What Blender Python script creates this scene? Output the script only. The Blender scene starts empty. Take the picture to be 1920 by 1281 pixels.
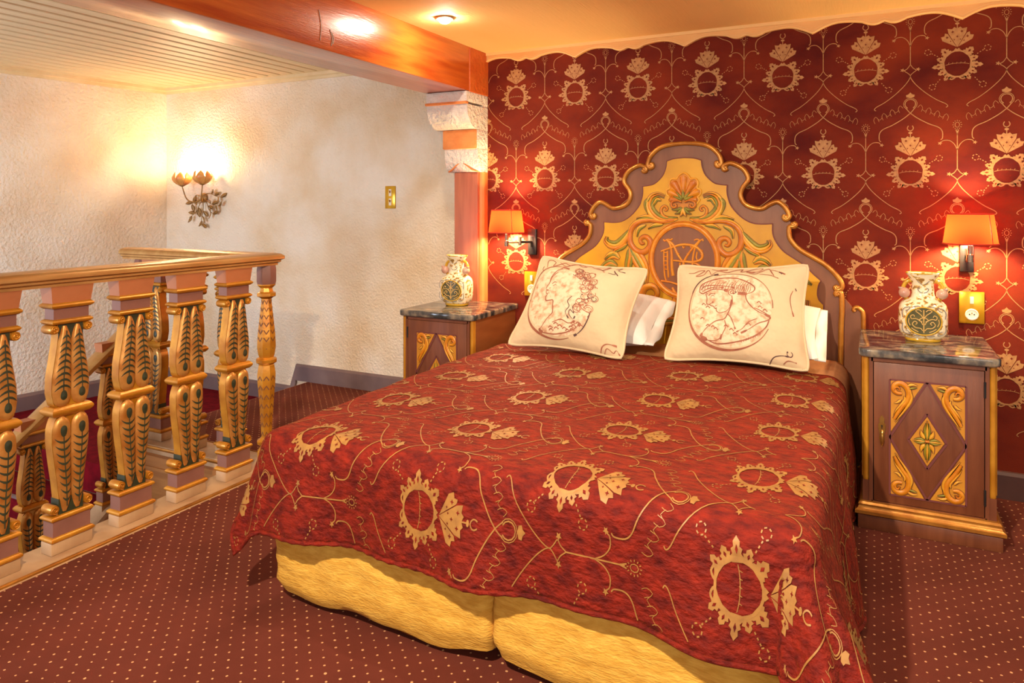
import bpy, bmesh, math, random
from mathutils import Vector
from mathutils.geometry import tessellate_polygon
R = math.radians; PI = math.pi; sin = math.sin; cos = math.cos
random.seed(7)
sc = bpy.context.scene
col = sc.collection

# ------------------------------------------------------------------ camera
FPX = 1345.0
cam = bpy.data.cameras.new('camera'); camo = bpy.data.objects.new('camera', cam); col.objects.link(camo)
cam.sensor_width = 36; cam.sensor_fit = 'HORIZONTAL'; cam.lens = FPX / 1920 * 36
cam.shift_y = -(640.5 - 385) / 1920
camo.location = (0, 0, 1.3); camo.rotation_euler = (R(90), 0, R(26.8)); cam.clip_start = .05
sc.camera = camo
sc.view_settings.view_transform = 'Standard'; sc.view_settings.look = 'None'
sc.view_settings.exposure = 0.15; sc.view_settings.gamma = 1.0; sc.view_settings.use_curve_mapping = False

# ------------------------------------------------------------------ world and large lights
W = bpy.data.worlds.new('world'); sc.world = W; W.use_nodes = True
W.node_tree.nodes['Background'].inputs[0].default_value = (1.0, .88, .73, 1)
W.node_tree.nodes['Background'].inputs[1].default_value = .62

def lamp(name, kind, loc, energy, color, target=None, **kw):
    l = bpy.data.lights.new(name, kind); l.energy = energy; l.color = color
    for k, v in kw.items(): setattr(l, k, v)
    o = bpy.data.objects.new(name, l); col.objects.link(o); o.location = loc
    if target is not None:
        o.rotation_euler = (Vector(target) - Vector(loc)).to_track_quat('-Z', 'Y').to_euler()
    return o
# daylight from the room's windows (behind the photographer and down the stairwell)
lamp('window_daylight', 'AREA', (1.6, -1.9, 1.7), 50, (1.0, .95, .9), (-1.2, 2.6, .6), shape='RECTANGLE', size=2.2, size_y=1.3)
lamp('stairwell_daylight', 'AREA', (-4.3, -.4, .9), 80, (.66, .80, 1.0), (-5.4, 2.6, .5), shape='RECTANGLE', size=1.0, size_y=1.2)

# ------------------------------------------------------------------ materials
def lin(c):
    return tuple(((v / 255) / 12.92 if v / 255 <= .04045 else ((v / 255 + .055) / 1.055) ** 2.4) for v in c) + (1,)
MATS = {}
def mat(name, c1, c2=None, scale=8, rough=.5, metal=0, bump=0, bscale=90, detail=4, coat=0, stretch=(1, 1, 1),
        sheen=0, sheencol=(255, 150, 90), lo=.35, hi=.68, spec=.5, emit=None, c3=None, bdetail=3, bdist=.01):
    m = bpy.data.materials.new(name); m.use_nodes = True; nt = m.node_tree; N = nt.nodes; b = N['Principled BSDF']
    b.inputs['Roughness'].default_value = rough; b.inputs['Metallic'].default_value = metal
    b.inputs['Specular IOR Level'].default_value = spec
    b.inputs['Coat Weight'].default_value = coat; b.inputs['Coat Roughness'].default_value = .16 if name == 'beam_wood' else .08
    if sheen:
        b.inputs['Sheen Weight'].default_value = sheen; b.inputs['Sheen Roughness'].default_value = .35
        b.inputs['Sheen Tint'].default_value = lin(sheencol)
    tc = N.new('ShaderNodeTexCoord'); mp = N.new('ShaderNodeMapping'); mp.inputs['Scale'].default_value = stretch
    nt.links.new(tc.outputs['Object'], mp.inputs[0])
    b.inputs['Base Color'].default_value = lin(c1)
    if c2:
        nz = N.new('ShaderNodeTexNoise'); nz.inputs['Scale'].default_value = scale; nz.inputs['Detail'].default_value = detail
        nt.links.new(mp.outputs[0], nz.inputs['Vector'])
        cr = N.new('ShaderNodeValToRGB'); cr.color_ramp.elements[0].position = lo; cr.color_ramp.elements[1].position = hi
        cr.color_ramp.elements[0].color = lin(c1); cr.color_ramp.elements[1].color = lin(c2)
        if c3:
            e = cr.color_ramp.elements.new((lo + hi) / 2); e.color = lin(c3)
        nt.links.new(nz.outputs[0], cr.inputs[0]); nt.links.new(cr.outputs[0], b.inputs['Base Color'])
    if bump:
        n2 = N.new('ShaderNodeTexNoise'); n2.inputs['Scale'].default_value = bscale; n2.inputs['Detail'].default_value = bdetail
        nt.links.new(mp.outputs[0], n2.inputs['Vector'])
        bp = N.new('ShaderNodeBump'); bp.inputs['Strength'].default_value = bump; bp.inputs['Distance'].default_value = bdist
        nt.links.new(n2.outputs[0], bp.inputs['Height']); nt.links.new(bp.outputs[0], b.inputs['Normal'])
    if emit:
        b.inputs['Emission Color'].default_value = lin(emit[0]); b.inputs['Emission Strength'].default_value = emit[1]
    MATS[name] = m
    return m

def carpet(name, c1, c2, dot):
    m = mat(name, c1, c2, scale=3, rough=.95, bump=.6, bscale=420, spec=.1, lo=.3, hi=.7, sheen=.1, sheencol=(220, 140, 100), bdist=.004)
    nt = m.node_tree; N = nt.nodes; L = nt.links; b = N['Principled BSDF']
    tc = N.new('ShaderNodeTexCoord'); mp = N.new('ShaderNodeMapping'); mp.inputs['Rotation'].default_value = (0, 0, R(45))
    s = 1 / .037; mp.inputs['Scale'].default_value = (s, s, s); L.new(tc.outputs['Object'], mp.inputs[0])
    nz = N.new('ShaderNodeTexNoise'); nz.inputs['Scale'].default_value = 60; L.new(tc.outputs['Object'], nz.inputs['Vector'])
    fr = N.new('ShaderNodeVectorMath'); fr.operation = 'FRACTION'; L.new(mp.outputs[0], fr.inputs[0])
    sb = N.new('ShaderNodeVectorMath'); sb.operation = 'SUBTRACT'; sb.inputs[1].default_value = (.5, .5, 0); L.new(fr.outputs[0], sb.inputs[0])
    ml = N.new('ShaderNodeVectorMath'); ml.operation = 'MULTIPLY'; ml.inputs[1].default_value = (1, 1, 0); L.new(sb.outputs[0], ml.inputs[0])
    ln = N.new('ShaderNodeVectorMath'); ln.operation = 'LENGTH'; L.new(ml.outputs[0], ln.inputs[0])
    ad = N.new('ShaderNodeMath'); ad.operation = 'MULTIPLY_ADD'; ad.inputs[1].default_value = .18; L.new(nz.outputs[0], ad.inputs[0]); L.new(ln.outputs['Value'], ad.inputs[2])
    lt = N.new('ShaderNodeMath'); lt.operation = 'LESS_THAN'; lt.inputs[1].default_value = .18; L.new(ad.outputs[0], lt.inputs[0])
    mx = N.new('ShaderNodeMix'); mx.data_type = 'RGBA'; mx.inputs[7].default_value = lin(dot)
    old = b.inputs['Base Color'].links[0].from_socket
    L.new(lt.outputs[0], mx.inputs[0]); L.new(old, mx.inputs[6]); L.new(mx.outputs[2], b.inputs['Base Color'])
    return m

carpet('carpet', (86, 38, 28), (106, 50, 38), (206, 156, 108))
mat('red_carpet', (92, 6, 18), (120, 10, 24), scale=20, rough=.95, bump=.5, bscale=300, spec=.1)
mat('plaster', (232, 204, 166), (246, 232, 212), scale=2.6, rough=.85, bump=.65, bscale=70, detail=9, lo=.32, hi=.66, spec=.2, c3=(240, 220, 192), bdetail=8, bdist=.02)
mat('plaster_side', (232, 208, 178), (246, 232, 212), scale=2.6, rough=.85, bump=.6, bscale=45, detail=7, lo=.32, hi=.66, spec=.2, bdetail=8, bdist=.025)
mat('plaster_corbel', (205, 190, 175), (228, 214, 196), scale=9, rough=.85, bump=.9, bscale=45, spec=.2, bdist=.02)
mat('orange_plaster', (206, 116, 52), (226, 138, 70), scale=12, rough=.8, bump=.6, bscale=40)
mat('ceiling_tan', (236, 190, 118), (242, 200, 130), scale=2, rough=.8, bump=.25, bscale=160, stretch=(1, .05, 1), spec=.2)
mat('plank', (232, 210, 168), (206, 176, 128), scale=5, rough=.42, bump=.15, bscale=30, stretch=(9, .5, 9), lo=.42, hi=.8)
mat('plank_gap', (84, 60, 36), rough=.9)
mat('cornice', (232, 208, 162), (216, 188, 138), scale=6, rough=.5)
mat('beam_wood', (176, 68, 16), (214, 110, 36), scale=4, rough=.3, bump=.12, bscale=22, stretch=(14, .8, 10), coat=.9, lo=.3, hi=.75, bdist=.01)
mat('beam_end', (190, 84, 28), (206, 104, 40), scale=14, rough=.45, bump=.4, bscale=40)
mat('pilaster_wood', (156, 84, 58), (176, 100, 70), scale=4, rough=.4, stretch=(14, 14, .7), bump=.1, bscale=30)
mat('gilt_strip', (196, 120, 62), (214, 140, 76), scale=6, rough=.4)
mat('wallpaper', (80, 14, 9), (128, 43, 15), scale=3.2, rough=.8, bump=.3, bscale=260, stretch=(1, 1, 1.6), detail=8, sheen=.15, sheencol=(255, 160, 80), spec=.2, lo=.3, hi=.75, bdist=.003)
mat('woven_gold', (160, 110, 62), (180, 130, 76), scale=60, rough=.55, spec=.4)
mat('valance', (226, 168, 96), (236, 182, 112), scale=4, rough=.6)
mat('valance_edge', (236, 192, 124), rough=.5)
mat('skirting', (112, 88, 86), (128, 104, 100), scale=5, rough=.5)
mat('skirting_red', (74, 44, 38), (92, 56, 46), scale=5, rough=.5)
mat('bed_velvet', (74, 10, 8), (138, 33, 14), scale=26, rough=.75, bump=1.0, bscale=46, detail=10, sheen=.16, sheencol=(255, 120, 60), spec=.2, lo=.3, hi=.78, bdetail=8, stretch=(1, 2.0, 1.6), bdist=.012)
mat('bed_gold', (160, 114, 56), (136, 94, 48), scale=40, rough=.5, spec=.4)
mat('yellow_quilt', (200, 146, 48), (220, 170, 70), scale=24, rough=.85, bump=.45, bscale=60, detail=4, stretch=(1, 1, 3.4), bdist=.008)
mat('mattress_white', (226, 214, 196), rough=.9)
mat('linen', (228, 222, 214), (220, 212, 202), scale=6, rough=.85, bump=.12, bscale=12, bdist=.03)
mat('blanket', (186, 128, 78), (166, 110, 66), scale=10, rough=.9, bump=.3, bscale=200)
mat('cushion_cloth', (210, 184, 146), (196, 168, 130), scale=4, rough=.85, bump=.5, bscale=9, bdist=.03, detail=5)
mat('cushion_wash', (220, 194, 160), (178, 130, 94), scale=36, rough=.85, detail=7, lo=.46, hi=.70, bump=.3, bscale=9, bdist=.03)
mat('ink', (160, 98, 70), (136, 74, 54), scale=40, rough=.8)
mat('ink_dark', (84, 52, 48), rough=.8)
mat('piping', (206, 180, 142), rough=.8)
mat('mauve', (112, 64, 38), (128, 78, 48), scale=5, rough=.42, bump=.05, bscale=40, stretch=(3, 3, .6))
mat('mauve_dark', (108, 52, 48), rough=.5)
mat('head_yellow', (206, 150, 4), (178, 122, 2), scale=5, rough=.42, bump=.05, bscale=60, detail=6)
mat('gold', (196, 134, 54), (160, 98, 34), scale=14, rough=.32, metal=.55, bump=.08, bscale=60)
mat('gold_bright', (214, 150, 46), (182, 118, 26), scale=10, rough=.35, metal=.35)
mat('carve_orange', (208, 134, 22), (190, 108, 16), scale=24, rough=.4)
mat('carve_red', (192, 112, 10), (172, 88, 8), scale=24, rough=.4)
mat('carve_green', (138, 124, 28), (110, 106, 30), scale=30, rough=.45)
mat('carve_light', (222, 162, 50), (206, 138, 30), scale=24, rough=.4)
mat('carve_line', (112, 62, 26), rough=.5)
mat('baluster_gold', (200, 136, 38), (168, 100, 20), scale=12, rough=.32, metal=.4, bump=.08, bscale=50)
mat('leaf_copper', (208, 148, 74), (176, 106, 38), scale=18, rough=.32, metal=.5)
mat('rail_gold', (200, 152, 90), (178, 126, 66), scale=8, rough=.3, metal=.4, stretch=(3, .6, 3))
mat('green_paint', (38, 42, 24), (52, 56, 34), scale=20, rough=.5)
mat('purple_paint', (122, 76, 62), (140, 92, 76), scale=6, rough=.55)
mat('orange_paint', (168, 98, 56), (186, 114, 70), scale=6, rough=.5)
mat('cream_paint', (186, 148, 108), (160, 122, 86), scale=8, rough=.5)
mat('wood_panel', (150, 92, 42), (176, 116, 58), scale=4, rough=.4, stretch=(1, 8, 8), bump=.05, bscale=30)
mat('marble', (48, 50, 52), (150, 132, 108), scale=14, rough=.1, detail=9, lo=.38, hi=.62, c3=(92, 86, 82), stretch=(1, 2, 1))
mat('stand_side', (140, 82, 40), (156, 94, 48), scale=5, rough=.5, stretch=(1, 1, 5))
mat('stand_wood', (104, 54, 30), (122, 68, 40), scale=5, rough=.42, stretch=(6, 6, .7), bump=.06, bscale=30)
mat('stand_yellow', (198, 136, 34), (186, 120, 30), scale=8, rough=.45)
mat('black_gap', (16, 10, 8), rough=.9)
mat('brass', (214, 170, 90), (186, 138, 62), scale=20, rough=.25, metal=.85)
mat('brass_plate', (214, 166, 40), (202, 150, 34), scale=8, rough=.22, metal=.55)
mat('white_plastic', (240, 228, 206), rough=.4)
mat('dark_metal', (44, 42, 44), (58, 54, 52), scale=12, rough=.4, metal=.6)
mat('nickel', (150, 132, 112), rough=.25, metal=.9)
mat('sconce_bronze', (178, 132, 66), (136, 98, 50), scale=30, rough=.4, metal=.25)
mat('petal', (222, 132, 66), (236, 176, 90), scale=22, rough=.35)
mat('ceramic', (240, 224, 190), (150, 112, 62), scale=60, rough=.18, detail=3, lo=.52, hi=.62, coat=.4, c3=(224, 184, 104))
mat('ceramic_yellow', (206, 158, 40), rough=.2, coat=.4)
mat('ceramic_dark', (72, 68, 34), (96, 88, 46), scale=40, rough=.25, coat=.3)
mat('ceramic_scroll', (206, 164, 92), rough=.25)
mat('ceramic_blue', (124, 116, 112), rough=.3)
mat('fruit', (206, 166, 140), (190, 140, 120), scale=20, rough=.25, coat=.3)
mat('bulb_glow', (255, 230, 190), emit=((255, 214, 150), 60))
mat('spot_glow', (255, 245, 230), emit=((255, 240, 220), 500))
mat('spot_rim', (214, 196, 160), rough=.3, metal=.8)
mat('lower_floor', (60, 10, 14), rough=.95)
# lamp shade: thin translucent cloth
m = bpy.data.materials.new('shade_cloth'); m.use_nodes = True; nt = m.node_tree; nt.nodes.clear()
o_ = nt.nodes.new('ShaderNodeOutputMaterial'); mx_ = nt.nodes.new('ShaderNodeMixShader'); mx_.inputs[0].default_value = .13
d_ = nt.nodes.new('ShaderNodeBsdfDiffuse'); d_.inputs[0].default_value = lin((206, 60, 34))
t_ = nt.nodes.new('ShaderNodeBsdfTranslucent'); t_.inputs[0].default_value = lin((255, 130, 70))
nz_ = nt.nodes.new('ShaderNodeTexNoise'); nz_.inputs['Scale'].default_value = 90
cr_ = nt.nodes.new('ShaderNodeValToRGB'); cr_.color_ramp.elements[0].color = lin((228, 54, 20)); cr_.color_ramp.elements[1].color = lin((244, 90, 38))
nt.links.new(nz_.outputs[0], cr_.inputs[0]); nt.links.new(cr_.outputs[0], t_.inputs[0])
nt.links.new(d_.outputs[0], mx_.inputs[1]); nt.links.new(t_.outputs[0], mx_.inputs[2]); nt.links.new(mx_.outputs[0], o_.inputs[0])
MATS['shade_cloth'] = m
mat('shade_trim', (170, 40, 24), rough=.8)

# ------------------------------------------------------------------ mesh tools
def catmull(P, n=6, closed=False):
    P = [Vector(p) for p in P]
    if len(P) < 3 and not closed:
        return [P[0].lerp(P[-1], i / n) for i in range(n + 1)]
    out = []; m_ = len(P)
    for i in range(m_ if closed else m_ - 1):
        if closed: a, b, c, d = P[i - 1], P[i], P[(i + 1) % m_], P[(i + 2) % m_]
        else:
            b, c = P[i], P[i + 1]; a = P[i - 1] if i else b * 2 - c; d = P[i + 2] if i + 2 < m_ else c * 2 - b
        for k in range(n):
            t = k / n
            out.append(.5 * ((2 * b) + (c - a) * t + (2 * a - 5 * b + 4 * c - d) * t * t + (3 * b - a - 3 * c + d) * t ** 3))
    if not closed: out.append(P[-1])
    return out
def spiral(cx, cy, r0, r1, a0, a1, n=14):
    return [(cx + (r0 + (r1 - r0) * i / n) * cos(R(a0 + (a1 - a0) * i / n)), cy + (r0 + (r1 - r0) * i / n) * sin(R(a0 + (a1 - a0) * i / n))) for i in range(n + 1)]
def taper(w0, w1, p=.5):
    return lambda t: w0 + (w1 - w0) * t
def leafw(w, a=.6, e=.12):
    return lambda t: w * max(e, sin(PI * min(1, max(0, t)) ** a))

class MB:
    def __init__(s): s.v = []; s.f = []; s.mi = []; s.cur = 0
    def add(s, vs, fs, mi=None):
        o = len(s.v); s.v += [tuple(v) for v in vs]; s.f += [tuple(i + o for i in f) for f in fs]
        s.mi += [s.cur if mi is None else mi] * len(fs); return s
    def box(s, x0, x1, y0, y1, z0, z1, bev=0, mi=None):
        if bev <= 0:
            v = [(x, y, z) for x in (x0, x1) for y in (y0, y1) for z in (z0, z1)]
            return s.add(v, [(0, 1, 3, 2), (4, 6, 7, 5), (0, 4, 5, 1), (2, 3, 7, 6), (0, 2, 6, 4), (1, 5, 7, 3)], mi)
        bm = bmesh.new(); bmesh.ops.create_cube(bm, size=1)
        for v in bm.verts: v.co = Vector(((x0 + x1) / 2 + v.co.x * (x1 - x0), (y0 + y1) / 2 + v.co.y * (y1 - y0), (z0 + z1) / 2 + v.co.z * (z1 - z0)))
        bmesh.ops.bevel(bm, geom=bm.edges[:], offset=bev, segments=2, affect='EDGES', profile=.5)
        bm.verts.index_update(); s.add([v.co[:] for v in bm.verts], [[v.index for v in f.verts] for f in bm.faces], mi); bm.free(); return s
    def prism(s, poly, M, h0, h1, mi=None):
        n = len(poly)
        v = [M(p[0], p[1], h0) for p in poly] + [M(p[0], p[1], h1) for p in poly]
        return s.add(v, [tuple(range(n))[::-1], tuple(range(n, 2 * n))] + [(i, (i + 1) % n, n + (i + 1) % n, n + i) for i in range(n)], mi)
    def poly(s, pts, M, h, mi=None):
        return s.add([M(p[0], p[1], h) for p in pts], [tuple(range(len(pts)))], mi)
    def stroke(s, pts, w, h, M, n=5, closed=False, h0=0, flat=False, mi=None, smooth=True):
        P = catmull([(p[0], p[1], 0) for p in pts], n, closed) if smooth else [Vector((p[0], p[1], 0)) for p in pts]
        m_ = len(P); wf = w if callable(w) else (lambda t: w)
        prof = [(-1, 0), (1, 0)] if flat else [(-1, 0), (-.6, .8), (0, 1), (.6, .8), (1, 0)]
        k = len(prof); V = []
        for i, p in enumerate(P):
            a = P[i - 1] if (i or closed) else p; b = P[(i + 1) % m_] if (i < m_ - 1 or closed) else p
            t = b - a; t = t.normalized() if t.length > 1e-9 else Vector((1, 0, 0)); nrm = Vector((-t.y, t.x, 0))
            ww = wf(i / max(1, m_ - 1)); 
            for (o, hh) in prof: V.append(M(p.x + nrm.x * o * ww, p.y + nrm.y * o * ww, h0 + (h if flat else h * hh)))
        F = []
        for i in range(m_ if closed else m_ - 1):
            j = (i + 1) % m_
            for q in range(k - 1): F.append((i * k + q, j * k + q, j * k + q + 1, i * k + q + 1))
        return s.add(V, F, mi)
    def tube(s, pts, r, seg=8, closed=False, n=1, mi=None, cap=True, sq=1.0):
        P = catmull(pts, n, closed) if n > 1 else [Vector(p) for p in pts]
        m_ = len(P); rf = r if callable(r) else (lambda t: r); V = []; pn = None
        for i, p in enumerate(P):
            a = P[i - 1] if (i or closed) else p; b = P[(i + 1) % m_] if (i < m_ - 1 or closed) else p
            t = (b - a).normalized() if (b - a).length > 1e-9 else Vector((0, 0, 1))
            if pn is None: pn = t.orthogonal().normalized()
            pn = (pn - t * pn.dot(t)); pn = pn.normalized() if pn.length > 1e-6 else t.orthogonal().normalized()
            bn = t.cross(pn); rr = rf(i / max(1, m_ - 1))
            for q in range(seg):
                an = 2 * PI * q / seg; V.append(p + pn * (cos(an) * rr) + bn * (sin(an) * rr * sq))
        F = []
        for i in range(m_ if closed else m_ - 1):
            j = (i + 1) % m_
            for q in range(seg): F.append((i * seg + q, i * seg + (q + 1) % seg, j * seg + (q + 1) % seg, j * seg + q))
        if cap and not closed: F += [tuple(range(seg))[::-1], tuple((m_ - 1) * seg + q for q in range(seg))]
        return s.add(V, F, mi)
    def lathe(s, prof, seg=24, c=(0, 0, 0), sx=1, sy=1, mi=None, rot=0, p=2.0):
        V = []
        for (r, z) in prof:
            for q in range(seg):
                a = 2 * PI * q / seg + rot; ca, sa = cos(a), sin(a)
                if p != 2: ca, sa = math.copysign(abs(ca) ** (2 / p), ca), math.copysign(abs(sa) ** (2 / p), sa)
                V.append((c[0] + r * sx * ca, c[1] + r * sy * sa, c[2] + z))
        F = []
        for i in range(len(prof) - 1):
            for q in range(seg): F.append((i * seg + q, i * seg + (q + 1) % seg, (i + 1) * seg + (q + 1) % seg, (i + 1) * seg + q))
        F += [tuple(range(seg))[::-1], tuple((len(prof) - 1) * seg + q for q in range(seg))]
        return s.add(V, F, mi)
    def sphere(s, c, r, seg=12, rings=8, sx=1, sy=1, sz=1, mi=None):
        return s.lathe([(r * sin(PI * (i + .02) / (rings + .04)), -r * cos(PI * (i + .02) / (rings + .04)) * sz) for i in range(rings + 1)], seg, c, sx, sy, mi)
    def sweep(s, prof, path, closed=False, mi=None):
        """prof: (lateral, up) loop; path: 3-D points; lateral is to the right of travel"""
        P = [Vector(p) for p in path]; m_ = len(P); k = len(prof); V = []
        for i, p in enumerate(P):
            d1 = (p - P[i - 1]) if (i or closed) else None; d2 = (P[(i + 1) % m_] - p) if (i < m_ - 1 or closed) else None
            d1 = d1 or d2; d2 = d2 or d1
            l1 = Vector((d1.y, -d1.x, 0)).normalized(); l2 = Vector((d2.y, -d2.x, 0)).normalized()
            l = (l1 + l2); l = l / max(.2, l.dot(l1))
            for (a, b) in prof: V.append(p + l * a + Vector((0, 0, b)))
        F = []
        for i in range(m_ if closed else m_ - 1):
            j = (i + 1) % m_
            for q in range(k): F.append((i * k + q, i * k + (q + 1) % k, j * k + (q + 1) % k, j * k + q))
        if not closed: F += [tuple(range(k))[::-1], tuple((m_ - 1) * k + q for q in range(k))]
        return s.add(V, F, mi)
    def build(s, name, mats, parent=None, smooth=False, loc=None, rz=0):
        me = bpy.data.meshes.new(name); me.from_pydata(s.v, [], s.f)
        mats = [mats] if isinstance(mats, str) else mats
        for n_ in mats: me.materials.append(MATS[n_])
        if len(mats) > 1: me.polygons.foreach_set('material_index', s.mi)
        bm = bmesh.new(); bm.from_mesh(me); bmesh.ops.recalc_face_normals(bm, faces=bm.faces); bm.to_mesh(me); bm.free()
        if smooth:
            me.polygons.foreach_set('use_smooth', [True] * len(me.polygons))
            if smooth != 'all': me.set_sharp_from_angle(angle=R(smooth if smooth > 1 else 40))
        me.update()
        o = bpy.data.objects.new(name, me); col.objects.link(o); o.parent = parent
        if loc is not None: o.location = loc
        o.rotation_euler.z = rz
        return o
def tag(o, label=None, cat=None, group=None, kind=None):
    if label: o['label'] = label
    if cat: o['category'] = cat
    if group: o['group'] = group
    if kind: o['kind'] = kind
    return o
def empty(name, loc=(0, 0, 0), rz=0, parent=None):
    o = bpy.data.objects.new(name, None); col.objects.link(o); o.location = loc; o.rotation_euler.z = rz; o.parent = parent
    o.empty_display_size = .1; return o
def copy_tree(o, parent=None):
    c = o.copy(); col.objects.link(c); c.parent = parent
    for ch in list(o.children): copy_tree(ch, c)
    return c
def XZ(x, y, z): return (x, y, z)

# ------------------------------------------------------------------ room dimensions
YW, YP = 3.83, 4.05          # red wall, plaster wall behind the landing
XB0, XB1 = -2.39, -2.10      # beam
ZC, ZB = 2.22, 1.965         # ceiling, beam underside
XR, YR = -2.72, 2.655         # balustrade lines
XS = -3.72                   # stair edge
X1, YN = 3.0, -1.6

# floor: carpeted mezzanine, an L around the stair opening
fp = [(-2.64, YN), (X1, YN), (X1, YP), (XS, YP), (XS, YR - .08), (-2.64, YR - .08)]
mb = MB(); mb.prism(fp, lambda x, y, h: (x, y, h), -.16, 0)
tag(mb.build('floor', 'carpet'), 'brown-red carpet with small cream dots', None, None, 'structure')

# red wall with woven wallpaper
mb = MB(); mb.box(XB1 - .05, X1, YW, YW + .3, -.1, ZC + .06)
wall_back = tag(mb.build('wall_back', 'wallpaper'), 'wall covered in dark red wallpaper with gold ornament', None, None, 'structure')

def motif(mb, M, h, g=0, hole=1, full=True, lines=True):
    """one repeat of the fabric: leafy oval, fan, sprigs and the vines round them; mats: 0 gold, 1 ground"""
    fl = dict(flat=True, mi=g)
    E = lambda a, k=1.0: (.053 * k * cos(R(a)), .057 * k * sin(R(a)))
    def leaf(a, ln, wd, lobes=2):
        bx, by = E(a, 1.02); ux, uy = cos(R(a)), sin(R(a)); px, py = -uy, ux; P = []
        prof = [(-.1, 1.0), (.16, 1.25), (.28, .85), (.46, 1.15), (.56, .6), (.76, .7), (1.0, 0)]
        L_ = [(t * ln, wd * w) for t, w in prof]
        P = [(bx + ux * t + px * w, by + uy * t + py * w) for t, w in L_] + [(bx + ux * t - px * w, by + uy * t - py * w) for t, w in L_[-2::-1]]
        mb.poly(P, M, h, g)
        q = .45 * ln
        mb.poly([(bx + ux * (q + dx * ln * .2) + px * dy * wd * .28, by + uy * (q + dx * ln * .2) + py * dy * wd * .28) for dx, dy in ((-1, 0), (0, 1), (1, 0), (0, -1))], M, h * 1.5, hole)
    for a, ln, wd in ((48, .034, .017), (132, .034, .017), (18, .028, .013), (162, .028, .013), (-6, .042, .013), (186, .042, .013), (-30, .03, .013), (210, .03, .013), (-54, .03, .012), (234, .03, .012)):
        leaf(a, ln * 1.12, wd)
    for s_ in (-1, 1):
        mb.stroke([(s_ * .008, -.062), (s_ * .02, -.059), (s_ * .034, -.062), (s_ * .022, -.07)], .0028, h, M, 3, True, **fl)
    mb.poly([(-.014, .062), (0, .058), (.014, .062), (.006, .072), (0, .066), (-.006, .072)], M, h, g)
    mb.stroke([E(a, 1.05) for a in range(0, 360, 20)], .0036, h * 1.25, M, 1, True, **fl)
    # lashes inside the oval
    mb.stroke([(-.046, -.004), (-.02, .002), (.02, .002), (.046, -.004)], .0011, h, M, 2, **fl)
    for x in (-.035, -.02, -.004, .012, .028): mb.stroke([(x, .0), (x + .003, .008)], .0009, h, M, 1, **fl)
    # fan of three panels
    b0 = .074
    for s_ in (-1, 1):
        mb.poly([(s_ * x, b0 + z) for x, z in [(.003, .003), (.058, .034), (.064, .052), (.05, .055), (.048, .068), (.037, .064)]], M, h, g)
    mb.poly([(x, b0 + z) for x, z in [(0, .001), (-.0345, .066), (-.038, .088), (-.02, .085), (-.012, .094), (0, .087), (.012, .094), (.02, .085), (.038, .088), (.0345, .066)]], M, h, g)
    for x, z, r in ((-.018, .072, .007), (.018, .072, .007), (0, .05, .006), (-.04, .048, .007), (.04, .048, .007), (-.012, .036, .004), (.012, .036, .004), (-.026, .03, .004), (.026, .03, .004)):
        mb.poly([(x + r * (1 if k % 2 == 0 else .4) * cos(PI * k / 4), b0 + z + r * (1 if k % 2 == 0 else .4) * sin(PI * k / 4)) for k in range(8)], M, h * 1.5, hole)
    mb.stroke([(0, .158), (0, .178)], .0019, h, M, 1, **fl)
    mb.poly([(.009 * cos(k * PI / 4), .183 + .0055 * sin(k * PI / 4)) for k in range(8)], M, h, g)
    mb.stroke([(.012 * cos(R(a)), .206 + .014 * sin(R(a))) for a in (-230, -190, -150, -90, -30, 10, 50)], .0019, h, M, 2, **fl)
    for s_ in (-1, 1):                                   # dotted sprigs
        for (x0, z0, x1, z1) in ((.072, .036, .112, .062), (.064, -.062, .094, -.1)):
            for t in (.1, .35, .6): mb.stroke([(s_ * (x0 + (x1 - x0) * t), z0 + (z1 - z0) * t), (s_ * (x0 + (x1 - x0) * (t + .12)), z0 + (z1 - z0) * (t + .12))], .0018, h, M, 1, **fl)
            for k in range(6):
                a = k * PI / 3; cx, cz = s_ * (x1 + .004), z1
                mb.stroke([(cx + .013 * cos(a), cz + .013 * sin(a)), (cx + .013 * cos(a + .55), cz + .013 * sin(a + .55))], .0017, h, M, 1, **fl)
    if not lines: return
    HP = .187
    # palmette above the fan
    z0 = .318
    mb.stroke([(.022 * cos(R(a)), z0 + .022 * sin(R(a))) for a in range(-60, 241, 30)], .0019, h, M, 1, **fl)
    mb.stroke([(.028 * cos(R(a)), z0 + .028 * sin(R(a))) for a in range(-50, 231, 28)], .0012, h, M, 1, **fl)
    mb.poly([(-.016, z0 + .032), (0, z0 + .028), (.016, z0 + .032), (.018, z0 + .042), (.008, z0 + .045), (0, z0 + .054), (-.008, z0 + .045), (-.018, z0 + .042)], M, h, g)
    for s_ in (-1, 1):
        vine = [(0, .275), (s_ * .03, .25), (s_ * .075, .222), (s_ * .112, .205), (s_ * .128, .185), (s_ * .129, .155), (s_ * .122, .146)]
        mb.stroke(vine, .0019, h, M, 4, **fl)
        mb.stroke([(0, .275), (s_ * .012, .29), (s_ * .018, .3)], .0018, h, M, 2, **fl)
        # arm from the stem to the vine's end with a bud
        mb.stroke([(s_ * HP, .098), (s_ * (HP - .012), .125), (s_ * (HP - .032), .142), (s_ * (HP - .055), .142), (s_ * (HP - .064), .133)], .0016, h, M, 3, **fl)
        cx, cz = s_ * (HP - .068), .13
        mb.poly([(cx + .01 * (1 if k % 2 == 0 else .45) * cos(k * PI / 5), cz + .009 * (1 if k % 2 == 0 else .45) * sin(k * PI / 5)) for k in range(10)], M, h, g)
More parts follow.
